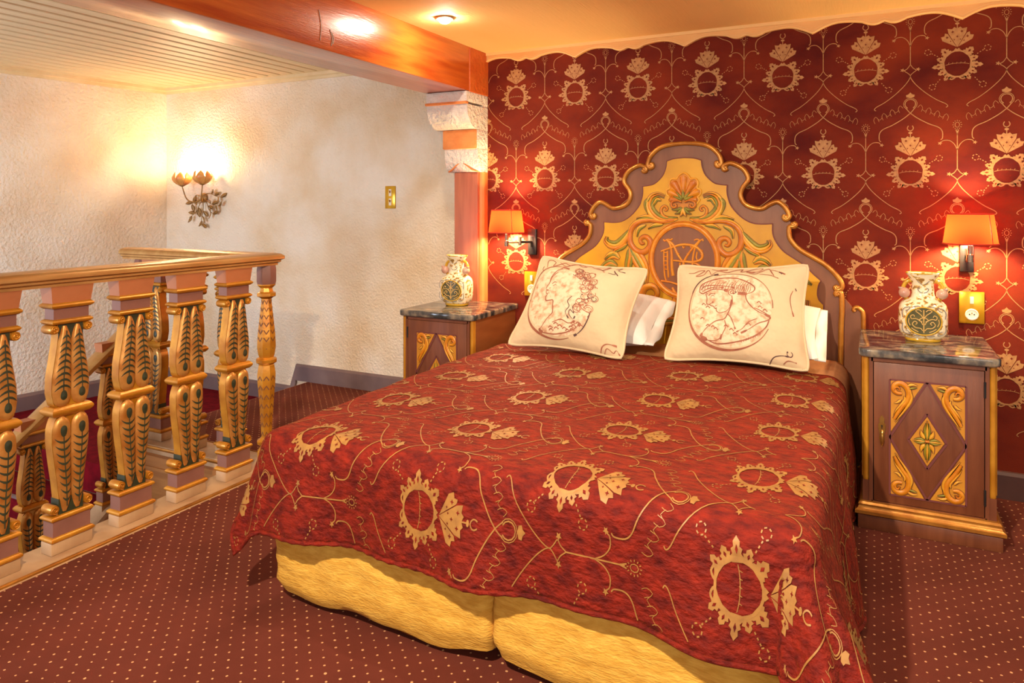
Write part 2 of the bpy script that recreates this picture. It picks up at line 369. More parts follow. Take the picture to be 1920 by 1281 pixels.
        # knot at the foot of the stem and the long tendril below it
        mb.stroke([(s_ * HP, .012), (s_ * (HP - .012), -.006), (s_ * (HP - .024), -.016), (s_ * (HP - .01), -.028), (s_ * HP, -.045), (s_ * (HP - .02), -.08), (s_ * (HP - .06), -.122), (s_ * (HP - .105), -.158), (s_ * (HP - .14), -.178), (s_ * (HP - .15), -.19), (s_ * (HP - .143), -.196)], .0016, h, M, 3, **fl)
        cx, cz = s_ * (HP - .032), -.012
        mb.poly([(cx + .011 * (1 if k % 2 == 0 else .45) * cos(k * PI / 5), cz + .01 * (1 if k % 2 == 0 else .45) * sin(k * PI / 5)) for k in range(10)], M, h, g)
        # feathery garland
        for k in range(7):
            t = k / 7; x = s_ * (.03 + t * .12); z = .3 - t * .055
            mb.stroke([(x, z), (x + s_ * .012, z + .012 * (1 - 2 * (k % 2))), (x + s_ * .02, z - .004), (x + s_ * .014, z - .02)], .0009, h, M, 2, **fl)
    mb.stroke([(HP, .185), (HP, .012)], .0018, h, M, 1, **fl)
    mb.stroke([(HP - .005, .19), (HP, .165), (HP + .005, .19)], .002, h, M, 1, **fl)
    mb.stroke([(HP + .009 * cos(R(a)), .212 + .012 * sin(R(a))) for a in range(0, 360, 45)], .0012, h, M, 1, True, **fl)
    for k in range(12):
        a = k * PI / 6; mb.stroke([(HP + .014 * cos(a), .212 + .017 * sin(a)), (HP + .019 * cos(a), .212 + .022 * sin(a))], .0013, h, M, 1, **fl)

mb = MB(); motif(mb, lambda u, v, h: (u, -h, v), .0008)
mo0 = mb.build('woven_motif', ['woven_gold', 'wallpaper'], wall_back)
first = True
for r_ in range(-1, 4):
    zz = .967 + .49 * r_ - .002
    for k in range(-2, 14):
        xx = -1.72 + .374 * k + (0 if r_ % 2 else .187)
        if xx < -2.2 or xx > 2.7 or zz > 2.0 or zz < .35: continue
        if r_ == -1 and xx < 0: continue
        o = mo0 if first else mo0.copy()
        if not first: col.objects.link(o)
        first = False; o.location = (xx, YW, zz)

# plaster walls
mb = MB(); mb.box(-5.9, XB1, YP, YP + .3, -2.4, 2.32)
tag(mb.build('wall_plaster_back', 'plaster'), 'cream textured plaster wall behind the stair landing', None, None, 'structure')
def lw(y): return -5.28 + (y - YP) * .151
mb = MB(); a0, a1 = (lw(YP + .3), YP + .3), (lw(YN), YN)
mb.prism([a0, a1, (a1[0] - .3, a1[1]), (a0[0] - .3, a0[1])], lambda x, y, h: (x, y, h), -2.4, 2.32)
tag(mb.build('wall_left', 'plaster_side'), 'rough cream plaster wall beside the stairs', None, None, 'structure')
mb = MB(); mb.box(-2.66, -2.56, YN, YR - .1, -2.4, -.16)
tag(mb.build('wall_under_mezzanine', 'wood_panel'), 'wooden wall under the floor edge in the stairwell', None, None, 'structure')
mb = MB(); mb.box(-5.9, -2.6, YN, YP, -2.5, -2.4)
tag(mb.build('floor_below', 'lower_floor'), 'dark red floor at the foot of the stairs', None, None, 'structure')

# ceilings
mb = MB(); mb.box(XB1 - .02, X1, YN, YW + .3, ZC, ZC + .1)
tag(mb.build('ceiling', 'ceiling_tan'), 'warm tan ribbed cloth ceiling over the bed', None, None, 'structure')
mb = MB(); mb.box(-6.0, XB0 + .1, YN, YP + .2, 2.30, 2.4)
cl = tag(mb.build('ceiling_boarded', 'plank_gap'), 'pale boarded ceiling over the stairs', None, None, 'structure')
pw = .118; pb = MB(); L_ = (YP - YN) / 2
prof = [(-pw / 2 + .005, .028), (-pw / 2 + .005, .008), (-pw / 2 + .011, 0), (pw / 2 - .022, 0), (pw / 2 - .018, .006), (pw / 2 - .014, 0), (pw / 2 - .011, 0), (pw / 2 - .005, .008), (pw / 2 - .005, .028)]
pb.sweep(prof, [(0, -L_, 0), (0, L_, 0)])
p0 = pb.build('plank', 'plank', cl); k = 0
x = XB0 + pw / 2 - .02
while x > -6.0:
    o = p0 if k == 0 else p0.copy()
    if k: col.objects.link(o)
    o.location = (x, YP - L_, 2.272); x -= pw; k += 1
mb = MB(); cp = [(0, 0), (.0, -.028), (.012, -.034), (.018, -.05), (.03, -.052), (.03, -.02), (.055, -.014), (.055, 0)]
cp = [(0, .03), (0, -.06), (.012, -.06), (.018, -.042), (.034, -.036), (.038, -.014), (.062, -.01), (.066, .03)]
mb.sweep(cp, [(XB0 + .08, YP, 2.285), (lw(YP), YP, 2.285), (lw(YN), YN, 2.285)][::-1] )
tag(mb.build('trim_1', 'cornice'), 'pale wooden cornice where boarded ceiling meets plaster walls', None, None, 'structure')

# beam
bm_pts = MB()
bm_pts.box(XB0, XB1, YN, YW + .02, ZB, ZC + .09, bev=.008)
beam = tag(bm_pts.build('ceiling_beam', 'beam_wood', None, 30), 'glossy orange-brown wooden ceiling beam', None, None, 'structure')
mb = MB(); mb.box(XB0 - .001, XB1 + .003, YW - .22, YW + .01, ZB - .003, ZC, bev=.004)
mb.build('plaster_end', 'beam_end', beam)
for (y, z0, z1) in ((2.35, 2.0, 2.13), (2.42, 1.99, 2.06), (2.43, 2.0, 2.05)):
    mb = MB(); mb.tube([(XB1 + .001, y, z0), (XB1 + .001, y + .006, (z0 + z1) / 2), (XB1 + .001, y - .008, z1)], .0016, 5, n=3)
    mb.build('crack', 'plaster_corbel', beam)

# pilaster with stepped corbel under the beam
pil = empty('wall_pilaster', (0, YW, 0)); tag(pil, 'brown pilaster with stepped plaster corbels under the beam', None, None, 'structure')
def part(parent, name, mats, fn, smooth=False):
    mb = MB(); fn(mb); o = mb.build(name, mats, None, smooth)
    o.parent = parent; o.matrix_parent_inverse.identity()
    for v in o.data.vertices: v.co -= Vector(parent.location)
    return o
part(pil, 'shaft', 'pilaster_wood', lambda b: b.box(-2.29, -2.125, 3.75, YP, 0, 1.5, bev=.006), 30)
part(pil, 'shaft_edge', 'gilt_strip', lambda b: b.tube([(-2.118, 3.79, 0), (-2.118, 3.79, 1.5)], .022, 10))
part(pil, 'shaft_back', 'gilt_strip', lambda b: b.box(-2.125, XB1, 3.785, YP, 0, 1.5))
part(pil, 'wall_core', 'plaster_corbel', lambda b: b.box(-2.30, XB1 - .002, 3.77, YP, 1.5, ZB))
def corb(b, x0, x1, yf, z0, z1, curve):
    n = 6; P = [(YP, z0), (YP, z1), (yf, z1)]
    P += [(yf + curve * (1 - cos(PI / 2 * i / n)), z1 - (z1 - z0) * sin(PI / 2 * i / n)) for i in range(1, n + 1)]
    b.prism(P, lambda u, v, h: (h, u, v), x0, x1)
part(pil, 'corbel_block', 'plaster_corbel', lambda b: b.box(XB0 + .01, XB1, 3.575, YP, 1.90, ZB, bev=.008), 30)
part(pil, 'corbel_fillet', 'orange_plaster', lambda b: b.box(XB0 + .008, XB1, 3.566, 3.60, 1.888, 1.903, bev=.004), 30)
part(pil, 'corbel_block', 'plaster_corbel', lambda b: corb(b, XB0 + .012, XB1, 3.58, 1.752, 1.888, .12), 30)
part(pil, 'corbel_block', 'plaster_corbel', lambda b: b.box(-2.335, XB1, 3.70, YP, 1.635, 1.752, bev=.006), 30)
part(pil, 'corbel_face', 'orange_plaster', lambda b: b.box(-2.337, XB1 - .004, 3.692, 3.72, 1.637, 1.752, bev=.006), 30)
part(pil, 'corbel_block', 'plaster_corbel', lambda b: corb(b, -2.33, XB1, 3.705, 1.50, 1.635, .05), 30)
part(pil, 'corbel_line', 'orange_plaster', lambda b: b.tube([(-2.325, 3.745, 1.505), (-2.29, 3.725, 1.515), (-2.22, 3.72, 1.56), (-2.15, 3.725, 1.515), (-2.11, 3.75, 1.505)], .005, 6, n=2))

# skirting boards
sp = [(0, 0), (.02, 0), (.02, .105), (.012, .118), (0, .12)]
mb = MB(); mb.sweep(sp, [(-3.84, YP, 0), (-2.29, YP, 0)])
tag(mb.build('baseboard_back', 'skirting'), 'mauve-grey skirting board along plaster wall', None, None, 'structure')
mb = MB(); mb.sweep(sp, [(XB1, YW, 0), (X1, YW, 0)])
tag(mb.build('baseboard_right', 'skirting_red'), 'dark skirting board under the red wallpaper', None, None, 'structure')
mb = MB(); mb.sweep([(0, -.02), (.02, -.02), (.02, .1), (0, .12)], [(lw(YN), YN, -.17 - 3.3), (lw(2.6), 2.6, -.17), (lw(YP), YP, -.17)])
mb.sweep([(0, -.02), (.02, -.02), (.02, .1), (0, .12)], [(lw(YP), YP, -.17), (-3.9, YP, -.17), (-3.84, YP, 0)])
tag(mb.build('baseboard_stairs', 'skirting'), 'mauve-grey skirting following the stairs', None, None, 'structure')

# scalloped valance along the top of the red wall
def scal(t):
    t %= 1.0
    if t < .36: return -.078 + .042 * sin(PI / 2 * min(1, t / .2)) - .012 * max(0, (t - .2) / .16) ** 2
    if t < .64: return -.05 - .013 * abs(sin(PI * (t - .36) / .14))
    return scal(1 - t - 1e-9) if t > .64 else -.05
xs = [XB1 + i * .0105 for i in range(int((X1 - XB1) / .0105))]
poly = [(x, ZC) for x in (xs[0], xs[-1])]
low = [(x, ZC + scal((x + 1.525) / .627)) for x in xs]
mb = MB()
for i in range(len(low) - 1):
    a, b = low[i], low[i + 1]
    for (h0, h1) in ((YW - .022, YW),):
        mb.add([(a[0], h0, a[1]), (b[0], h0, b[1]), (b[0], h0, ZC), (a[0], h0, ZC), (a[0], h1, a[1]), (b[0], h1, b[1])], [(0, 1, 2, 3), (0, 4, 5, 1)])
val = tag(mb.build('trim_2', 'valance'), 'scalloped tan border along the top of the red wall', None, None, 'structure')
mb = MB(); mb.tube([(x, YW - .022, z + .003) for x, z in low], .0042, 6); mb.build('edge_cord', 'valance_edge', val, 50)
mb = MB(); mb.tube([(x, YW - .022, z + .014) for x, z in low], .0018, 5); mb.build('edge_line', 'valance_edge', val, 50)
mb = MB(); mb.box(XB1, X1, YW - .03, YW, ZC - .016, ZC); mb.build('top_fillet', 'valance_edge', val)

# ------------------------------------------------------------------ stairs
st = empty('staircase', (-4.5, 2.7, -.17)); tag(st, 'red-carpeted stairs going down beside the plaster wall', 'stairs', None, 'structure')
part(st, 'landing', 'red_carpet', lambda b: b.box(-5.75, XS, YR - .08, YP, -.34, -.17))
part(st, 'landing_nosing', 'cream_paint', lambda b: b.box(XS - .02, XS + .001, YR, YP, -.16, -.005, bev=.004))
for i in range(9):
    zt = -.17 - .17 * (i + 1); y1 = YR - .08 - .223 * i
    part(st, 'step', 'red_carpet', lambda b: b.box(-5.9, XS - .04, y1 - .223, y1, zt - .3, zt, bev=.008), 30)
    part(st, 'step_nosing', 'skirting', lambda b: b.box(-5.9, XS - .04, y1 - .235, y1 - .22, zt - .012, zt + .003))
# board facing the opening under the return balustrade, with a shaped lower edge
op = [(-3.75, -.03), (-2.68, -.03), (-2.68, -.32), (-2.78, -.34), (-2.9, -.33), (-3.0, -.3), (-3.1, -.33), (-3.3, -.42), (-3.6, -.46), (-3.75, -.46)]
mb = MB(); mb.prism(op, lambda x, z, h: (x, h, z), YR - .12, YR - .085)
mb.box(-3.75, -2.68, YR - .128, YR - .115, -.1, -.085)
tag(mb.build('trim_3', 'wood_panel'), 'honey-coloured wooden apron board under the return balustrade', None, None, 'structure')

# ------------------------------------------------------------------ balustrade
BZ0, BZ1 = .012, 1.0
def FB(u, v, h): return (u, -.021 - h, v)
def board_half(z):            # half width of the carved board
    if z < .515:
        pts = [(.14, .05), (.165, .046), (.2, .044), (.26, .05), (.34, .061), (.41, .069), (.46, .069), (.495, .06), (.515, .046)]
    else:
        pts = [(.54, .046), (.555, .062), (.6, .071), (.66, .069), (.72, .059), (.78, .05), (.82, .046), (.86, .05)]
    for (a, b), (c, d) in zip(pts, pts[1:]):
        if z <= c: return b + (d - b) * max(0, (z - a)) / (c - a)
    return pts[-1][1]
def make_baluster(parent):
    b = empty('baluster', parent=parent)
    for (z0, z1) in ((.14, .515), (.54, .86)):
        mb = MB(); zs = [z0 + (z1 - z0) * i / 22 for i in range(23)]
        P = [(board_half(z), z) for z in zs] + [(-board_half(z), z) for z in zs[::-1]]
        mb.prism(P, lambda u, v, h: (u, h, v), -.021, .021); mb.build('carved_board', 'baluster_gold', b, 40)
    def mould(z0, z1, w0, w1, d=.03):
        mb = MB(); n = 6; V = []
        for i in range(n + 1):
            t = i / n; w = w0 + (w1 - w0) * sin(PI * t); z = z0 + (z1 - z0) * t; dd = d + (w - w0)
            V += [(-w, -dd, z), (w, -dd, z), (w, dd, z), (-w, dd, z)]
        F = [(3, 2, 1, 0), tuple(n * 4 + q for q in range(4))]
        for i in range(n):
            for q in range(4): F.append((i * 4 + q, i * 4 + (q + 1) % 4, i * 4 + 4 + (q + 1) % 4, i * 4 + 4 + q))
        mb.add(V, F); mb.build('moulding', 'baluster_gold', b, 40)
    mould(.511, .546, .066, .078, .03)
    mould(.122, .142, .072, .08, .03); mould(.044, .066, .073, .082, .032)
    mould(.856, .876, .068, .077, .03); mould(.916, .938, .07, .08, .032)
    for s_ in (-1, 1):            # volutes
        for (z, d) in ((.838, 1), (.166, -1)):
            mb = MB(); c = (s_ * .063, 0, z)
            mb.lathe([(.004, -.03), (.016, -.03), (.0175, -.024), (.0175, .024), (.016, .03), (.004, .03)], 14)
            mb.v = [(c[0] + x_, z_, c[2] + y_) for x_, y_, z_ in mb.v]
            mb.stroke([(c[0] + s_ * p_[0], c[2] + d * p_[1]) for p_ in spiral(0, 0, .014, .003, 90, -420, 16)], .0024, .005, lambda u, v, h: (u, -.029 - h, v), 1)
            mb.build('volute', 'baluster_gold', b, 40)
    mb = MB(); mb.box(-.078, .078, -.033, .033, .0, .046, bev=.004); mb.build('plinth', 'cream_paint', b, 30)
    mb = MB(); mb.box(-.07, .07, -.03, .03, .064, .124); mb.build('painted_block', 'purple_paint', b)
    mb = MB(); mb.box(-.066, .066, -.027, .027, .874, .918); mb.build('painted_block', 'purple_paint', b)
    mb = MB(); mb.add([(-.072, -.03, .936), (.072, -.03, .936), (.072, .03, .936), (-.072, .03, .936), (-.08, -.036, 1.0), (.08, -.036, 1.0), (.08, .036, 1.0), (-.08, .036, 1.0)],
                      [(0, 1, 2, 3), (4, 5, 6, 7), (0, 1, 5, 4), (1, 2, 6, 5), (2, 3, 7, 6), (3, 0, 4, 7)]); mb.build('top_block', 'orange_paint', b)
    for (z0, z1) in ((.142, .2), (.8, .858)):
        mb = MB(); mb.box(-.046, .046, -.0235, .0235, z0, z1); mb.build('painted_ground', 'green_paint', b)
    for s_ in (-1, 1):
        for up in (True, False):
            mb = MB(); n = 26
            zr = (lambda t: .85 - .306 * t) if up else (lambda t: .15 + .361 * t)
            def wd(t):
                w = board_half(zr(t)) * .492
                if t < .22: w *= .28 + .72 * sin(PI / 2 * t / .22) ** .8
                if t > .86: w = min(w, board_half(zr(.86)) * .492 * math.sqrt(max(.0, 1 - ((t - .86) / .142) ** 2)))
                return max(.0008, w)
            cx = lambda t: s_ * (board_half(zr(min(max(t, .0), .86))) * .5)
            V = []; kk = 9
            HH = lambda t, o_: .002 + .014 * math.sqrt(max(0, 1 - o_ * o_)) * min(1, wd(t) / .02)
            for i in range(n + 1):
                t = i / n; w = wd(t)
                for q in range(kk):
                    o_ = -1 + 2 * q / (kk - 1); V.append(FB(cx(t) + o_ * w, zr(t), HH(t, o_)))
            F = [(i * kk + q, i * kk + q + 1, i * kk + kk + q + 1, i * kk + kk + q) for i in range(n) for q in range(kk - 1)]
            mb.add(V, F); mb.build('carved_leaf', 'leaf_copper', b, 'all')
            te = .86; P = []
            for k in range(14):
                a = 2 * PI * k / 14; P.append((cx(te) + .0125 * sin(a), te - .062 * cos(a) * (1.2 if cos(a) > 0 else .75)))
            eye = MB(); eye.add([FB(cx(te), zr(te), .0195)] + [FB(x, zr(t_), .0165) for x, t_ in P], [(0, 1 + k, 1 + (k + 1) % 14) for k in range(14)]); eye.build('painted_eye', 'green_paint', b)
            barb = MB()
            barb.stroke([(cx(t), zr(t)) for t in (.06, .25, .45, .65, .82)], .002, .0015, lambda u, v, h: FB(u, v, .0165 + h), 2)
            for k in range(9):
                t = .12 + .076 * k; w = wd(t)
                for q in (-1, 1):
                    dz = .010 if up else -.010
                    V = []
                    for o_, zz, hw in ((0, 0, .0046), (.35, .35, .0042), (.65, 1.0, .003), (.88, 1.9, .0009)):
                        x, z, h = cx(t) + q * w * o_, zr(t) - dz * zz, HH(t, o_) + .0016
                        V += [FB(x, z - hw, h), FB(x, z + hw, h)]
                    barb.add(V, [(0, 2, 3, 1), (2, 4, 5, 3), (4, 6, 7, 5)])
            tag(barb.build('painted_barbs', 'green_paint', b), kind='stuff')
    return b
def rail_prof(w, h):
    return [(-w * .62, 0), (-w * .62, h * .16), (-w * .8, h * .26), (-w * .8, h * .38), (-w, h * .5), (-w, h * .72), (-w * .8, h * .9), (-w * .4, h), (w * .4, h), (w * .8, h * .9), (w, h * .72), (w, h * .5), (w * .8, h * .38), (w * .8, h * .26), (w * .62, h * .16), (w * .62, 0)]
bal = empty('balustrade', (XR, 1.6, 0)); tag(bal, 'carved gold balustrade with handrail around the stair opening', 'balustrade')
def sub(o, parent):
    o.parent = parent; o.location = Vector(o.location) - Vector(parent.location); return o
mb = MB(); mb.sweep(rail_prof(.062, .062), [(XR, YN, BZ1), (XR, YR + .0, BZ1), (XS - .06, YR, BZ1)]); sub(mb.build('handrail', 'rail_gold', None, 50), bal)
mb = MB(); mb.sweep([(-.09, -.1), (-.09, .008), (-.085, .012), (.085, .012), (.088, .008), (.1, .002), (.1, -.1)], [(XR, YN, 0), (XR, YR, 0), (XS - .02, YR, 0)])
sub(mb.build('base_sill', 'cream_paint', None, 30), bal)
mb = MB(); mb.tube([(XR + .09, YN, .008), (XR + .09, YR + .09, .008), (XS, YR + .09, .008)], .008, 8)
mb.tube([(XR - .09, YN, .0), (XR - .09, YR - .09, .0), (XS, YR - .09, .0)], .009, 8); sub(mb.build('sill_moulding', 'gold', None, 50), bal)
B0 = make_baluster(bal)
spots = [(XR, y, R(90)) for y in (2.45, 2.185, 1.922, 1.66, 1.40, 1.14, .88, .62, .36)] + [(x, YR, 0) for x in (-2.97, -3.26, -3.54)]
for i, (x, y, rz) in enumerate(spots):
    o = B0 if i == 0 else copy_tree(B0, bal)
    o.location = Vector((x, y, BZ0)) - Vector(bal.location); o.scale = (1, 1, BZ1 - BZ0); o.rotation_euler.z = rz
def make_newel(parent, x, y, z0, z1):
    H = z1 - z0; pr = [(.046, 0), (.046, .06), (.038, .07), (.03, .085), (.046, .1), (.048, .112), (.036, .12), (.026, .13), (.03, .2), (.036, .3), (.045, .4), (.047, .45), (.04, .495), (.036, .5), (.052, .51), (.053, .525), (.036, .535), (.042, .55), (.048, .59), (.045, .65), (.036, .73), (.028, .8), (.025, .83), (.034, .838), (.048, .845), (.048, .86), (.034, .866), (.03, .885), (.046, .9), (.046, .905)]
    mb = MB(); mb.lathe([(r, z0 + z * H) for r, z in pr], 8, (x, y, 0), rot=PI / 8)
    o = mb.build('newel_post', 'baluster_gold', None, 25); sub(o, parent)
    mb = MB(); mb.lathe([(.046, z0 + .905 * H), (.05, z0 + .92 * H), (.05, z0 + .98 * H), (.046, z1)], 8, (x, y, 0), rot=PI / 8)
    c = mb.build('top_block', 'purple_paint', None, 25); c.parent = o
    mb = MB()
    for k in range(8):
        a = PI / 4 * k; ca, sa = cos(a), sin(a)
        for (za, zb, sg) in ((.14, .47, 1), (.82, .56, -1)):
            for q in range(7):
                t = (q + .5) / 7; zc = za + (zb - za) * t
                rr = .0285 + .0165 * t; rr = next((r0 + (r1 - r0) * (zc - a0) / (a1 - a0) for (r0, a0), (r1, a1) in zip(pr, pr[1:]) if a0 <= zc <= a1), rr) * cos(PI / 8) + .0008
                for s_ in (-1, 1):
                    w = rr * .34; base = z0 + zc * H
                    P = [(0, base), (s_ * w, base - sg * .02), (s_ * w * .8, base - sg * .026), (0, base - sg * .008)]
                    mb.add([(x + ca * rr - sa * u, y + sa * rr + ca * u, z) for u, z in P], [(0, 1, 2, 3)])
    c = mb.build('painted_leaf_veins', 'carve_line', None); c.parent = o
    return o
make_newel(bal, XR, YR, BZ0, BZ1); make_newel(bal, XS + .07, YR, BZ0, BZ1)

sbal = empty('stair_balustrade', (XS + .05, 1.9, -.6)); tag(sbal, 'sloping carved balustrade with gold handrail going down the stairs', 'balustrade')
XH = XS + .05; slope = .76; hz = lambda y: .60 + slope * (y - 2.545)
mb = MB(); mb.sweep(rail_prof(.05, .055), [(XH, .6, hz(.6) - .03), (XH, YR, hz(YR) - .03)]); sub(mb.build('handrail', 'rail_gold', None, 50), sbal)
mb = MB(); mb.sweep([(-.05, -.16), (-.05, 0), (.05, 0), (.05, -.16)], [(XH, .6, hz(.6) - .84), (XH, YR - .1, hz(YR - .1) - .84)]); sub(mb.build('stringer', 'wood_panel', None, 30), sbal)
mb = MB(); mb.sweep([(-.06, 0), (-.06, .025), (.06, .025), (.06, 0)], [(XH, .6, hz(.6) - .84), (XH, YR - .1, hz(YR - .1) - .84)]); sub(mb.build('stringer_cap', 'cream_paint', None, 30), sbal)
for y in (2.468, 2.064, 1.66, 1.256):
    o = copy_tree(B0, sbal); o.location = Vector((XH, y, hz(y) - .875)) - Vector(sbal.location)
    o.rotation_euler.z = R(90); o.scale = (.82, .9, .90)

# ------------------------------------------------------------------ headboard
XC, YH = -.888, 3.752
out1 = [(0, 1.624), (.081, 1.618), (.135, 1.6), (.176, 1.562), (.191, 1.525), (.183, 1.502)]
out2 = [(.2, 1.486), (.21, 1.505), (.242, 1.513), (.295, 1.486), (.321, 1.445), (.319, 1.419), (.296, 1.387), (.286, 1.351), (.303, 1.311), (.342, 1.289), (.389, 1.284), (.427, 1.306), (.464, 1.317), (.497, 1.289), (.516, 1.254), (.508, 1.232)]
out3 = [(.53, 1.207), (.514, 1.188), (.518, 1.144), (.538, 1.11), (.571, 1.08), (.619, 1.052), (.667, 1.023), (.706, .99), (.737, .953), (.751, .924), (.74, .9)]
out4 = [(.735, .87), (.749, .86), (.75, .8), (.746, .7), (.744, .4), (.744, .08)]
inner = [(0, 1.549), (.05, 1.545), (.09, 1.533), (.095, 1.496), (.113, 1.454), (.153, 1.416), (.185, 1.406), (.22, 1.402), (.219, 1.37), (.225, 1.335), (.242, 1.293), (.286, 1.243), (.338, 1.212), (.389, 1.206), (.439, 1.209), (.439, 1.161), (.456, 1.117), (.489, 1.074), (.538, 1.04), (.587, 1.007), (.627, .966), (.659, .937), (.648, .915), (.643, .875), (.65, .845), (.671, .822), (.671, .5)]
hb = empty('headboard', (XC, YH + .03, 0)); tag(hb, 'shaped wooden headboard painted mauve and yellow with gilt scroll edge', 'headboard')
def HM(x, z, h): return (x, -.03 - h, z)
def sm(P, n=3): return [(p.x, p.y) for p in catmull([(a, b, 0) for a, b in P], n)]
right = sm(out1) + sm(out2) + sm(out3) + sm(out4, 1)
full = right + [(-x, z) for x, z in right[:0:-1]]
mb = MB(); mb.prism(full, HM, 0, -.055); mb.build('board', 'mauve', hb)
ri = sm(inner[:3], 3) + sm(inner[2:8], 3) + sm(inner[7:15], 3) + sm(inner[14:22], 3) + sm(inner[21:26], 3) + [inner[-1]]
fi = ri + [(-x, z) for x, z in ri[:0:-1]]
mb = MB(); mb.prism(fi, HM, -.005, .006); mb.build('yellow_panel', 'head_yellow', hb)
mb = MB(); mb.stroke(fi[:len(ri)], .003, .003, HM, 1, smooth=False, h0=.005); mb.stroke([(-x, z) for x, z in fi[:len(ri)]], .003, .003, HM, 1, smooth=False, h0=.005); mb.build('panel_line', 'mauve_dark', hb, 'all')
for s_ in (1, -1):
    segs = [(out1 + spiral(.176, 1.512, .012, .003, -20, -430, 12) if False else out1[:5] + [(.19, 1.508), (.178, 1.498), (.166, 1.506), (.168, 1.519), (.178, 1.518)]),
            [(.222, 1.488), (.214, 1.48), (.203, 1.483), (.2, 1.495), (.212, 1.507)] + out2[2:15] + [(.513, 1.238), (.501, 1.23), (.49, 1.24), (.497, 1.252)],
            [(.535, 1.214), (.545, 1.208), (.54, 1.196), (.526, 1.196), (.516, 1.19)] + out3[2:10] + [(.746, .903), (.73, .896), (.722, .908), (.732, .915)],
            [(.728, .868), (.724, .88), (.735, .888), (.748, .878)] + out4[2:]]
    for sg in segs:
        mb = MB(); P = sm(sg, 4); mb.tube([(s_ * x, -.036, z) for x, z in P], lambda t: .0125 if .06 < t < .94 else .011, 8)
        mb.build('gilt_scroll', 'gold', hb, 50)
    for (x, z) in ((.178, 1.509), (.211, 1.492), (.501, 1.241), (.533, 1.205), (.733, .906), (.735, .877)):
        mb = MB(); mb.sphere((s_ * x, -.036, z), .014, 10, 8, sy=.8); mb.build('gilt_knob', 'gold', hb, 'all')
    wing = [(.70, .88), (.765, .85), (.79, .82), (.8, .802), (.825, .806), (.842, .79), (.842, .08), (.70, .08)]
    mb = MB(); mb.prism([(s_ * x, z) for x, z in wing], HM, -.012, -.05); mb.build('side_wing', 'mauve', hb)
    mb = MB(); P = sm([(.806, .797), (.801, .806), (.808, .815), (.82, .815), (.834, .803), (.841, .785), (.842, .7), (.842, .4), (.842, .08)], 4); mb.tube([(s_ * x, -.02, z) for x, z in P], .0105, 8); mb.build('gilt_scroll', 'gold', hb, 50)

# carved and painted ornament
def carve(name, items, parent, M, h0, w_line=1.45):
    """items: (points, width fn or value, material, relief height)"""
    for P, w, mt, hh in items:
        wf = w if callable(w) else (lambda t, w=w: w)
        b = MB(); b.stroke(P, w, hh, M, 4, h0=h0, mi=0)
        b.stroke(P, (lambda t, wf=wf: wf(t) + .0022), .0010, M, 4, h0=h0 - .0002, flat=True, mi=1)
        b.build(name, [mt, 'carve_line'], parent, 'all')
orn = []
def both(P, w, mt, hh=.007):
    orn.append((P, w, mt, hh)); orn.append(([(-x, z) for x, z in P], w, mt, hh))
def frond(P, w, mts, n=3, spread=.5, hh=.007):
    """a leaf of several parallel tapering strands"""
    for k in range(n):
        o = (k - (n - 1) / 2) * w * spread
        Q = []
        for i, p in enumerate(P):
            a = P[max(0, i - 1)]; b = P[min(len(P) - 1, i + 1)]; d = Vector((b[0] - a[0], b[1] - a[1])).normalized()
            g = .35 + .65 * sin(PI * (i / (len(P) - 1)) ** .8) + .25 * (i / (len(P) - 1))
            Q.append((p[0] - d.y * o * g, p[1] + d.x * o * g))
        both(Q, leafw(w * .42), mts[k % len(mts)], hh)
frond([(.03, 1.231), (.086, 1.222), (.132, 1.232), (.169, 1.265), (.183, 1.307), (.165, 1.344), (.132, 1.356), (.1, 1.345)], .026, ['carve_light', 'carve_orange', 'carve_green'])
both([(.06, 1.228), (.094, 1.236), (.114, 1.251), (.119, 1.279), (.102, 1.296), (.086, 1.285), (.092, 1.272), (.101, 1.277)], taper(.008, .0045), 'carve_orange')
frond([(.178, 1.34), (.2, 1.318), (.202, 1.288), (.19, 1.255)], .016, ['carve_green'], 2)
frond([(.118, 1.325), (.14, 1.33), (.155, 1.31), (.178, 1.275)], .014, ['carve_green', 'carve_light'], 2)
both([(.049, 1.222), (.109, 1.210), (.178, 1.218), (.237, 1.21), (.277, 1.178), (.291, 1.137), (.286, 1.091), (.259, 1.058), (.219, 1.047), (.187, 1.07), (.178, 1.102), (.192, 1.126), (.215, 1.131), (.233, 1.113), (.224, 1.094), (.208, 1.098)], lambda t: .004 + .012 * sin(PI * min(1, t * .9 + .05)), 'carve_red', .009)
both([(.07, 1.224), (.13, 1.218), (.18, 1.226), (.245, 1.219), (.288, 1.184), (.303, 1.137), (.297, 1.085)], leafw(.006), 'carve_light')
frond([(.291, 1.165), (.321, 1.12), (.361, 1.084), (.4, 1.085), (.425, 1.106), (.42, 1.128)], .026, ['carve_orange', 'carve_light', 'carve_green'])
frond([(.304, 1.091), (.335, 1.069), (.37, 1.052), (.398, 1.032)], .018, ['carve_green', 'carve_orange'], 2)
frond([(.155, 1.230), (.201, 1.239), (.255, 1.228)], .018, ['carve_green', 'carve_light'], 2)
frond([(.109, 1.198), (.155, 1.193), (.19, 1.174)], .016, ['carve_green', 'carve_light'], 2)
frond([(.201, 1.196), (.242, 1.172), (.251, 1.130)], .018, ['carve_green', 'carve_light'], 2)
frond([(.289, 1.075), (.25, 1.02), (.215, .955), (.205, .88)], .03, ['carve_orange', 'carve_light', 'carve_green'], 4)
frond([(.293, 1.063), (.29, 1.02), (.3, .96), (.29, .9)], .024, ['carve_green', 'carve_orange'], 3)
frond([(.348, 1.01), (.378, 1.03), (.41, 1.02), (.432, 1.0)], .022, ['carve_orange', 'carve_green', 'carve_light'])
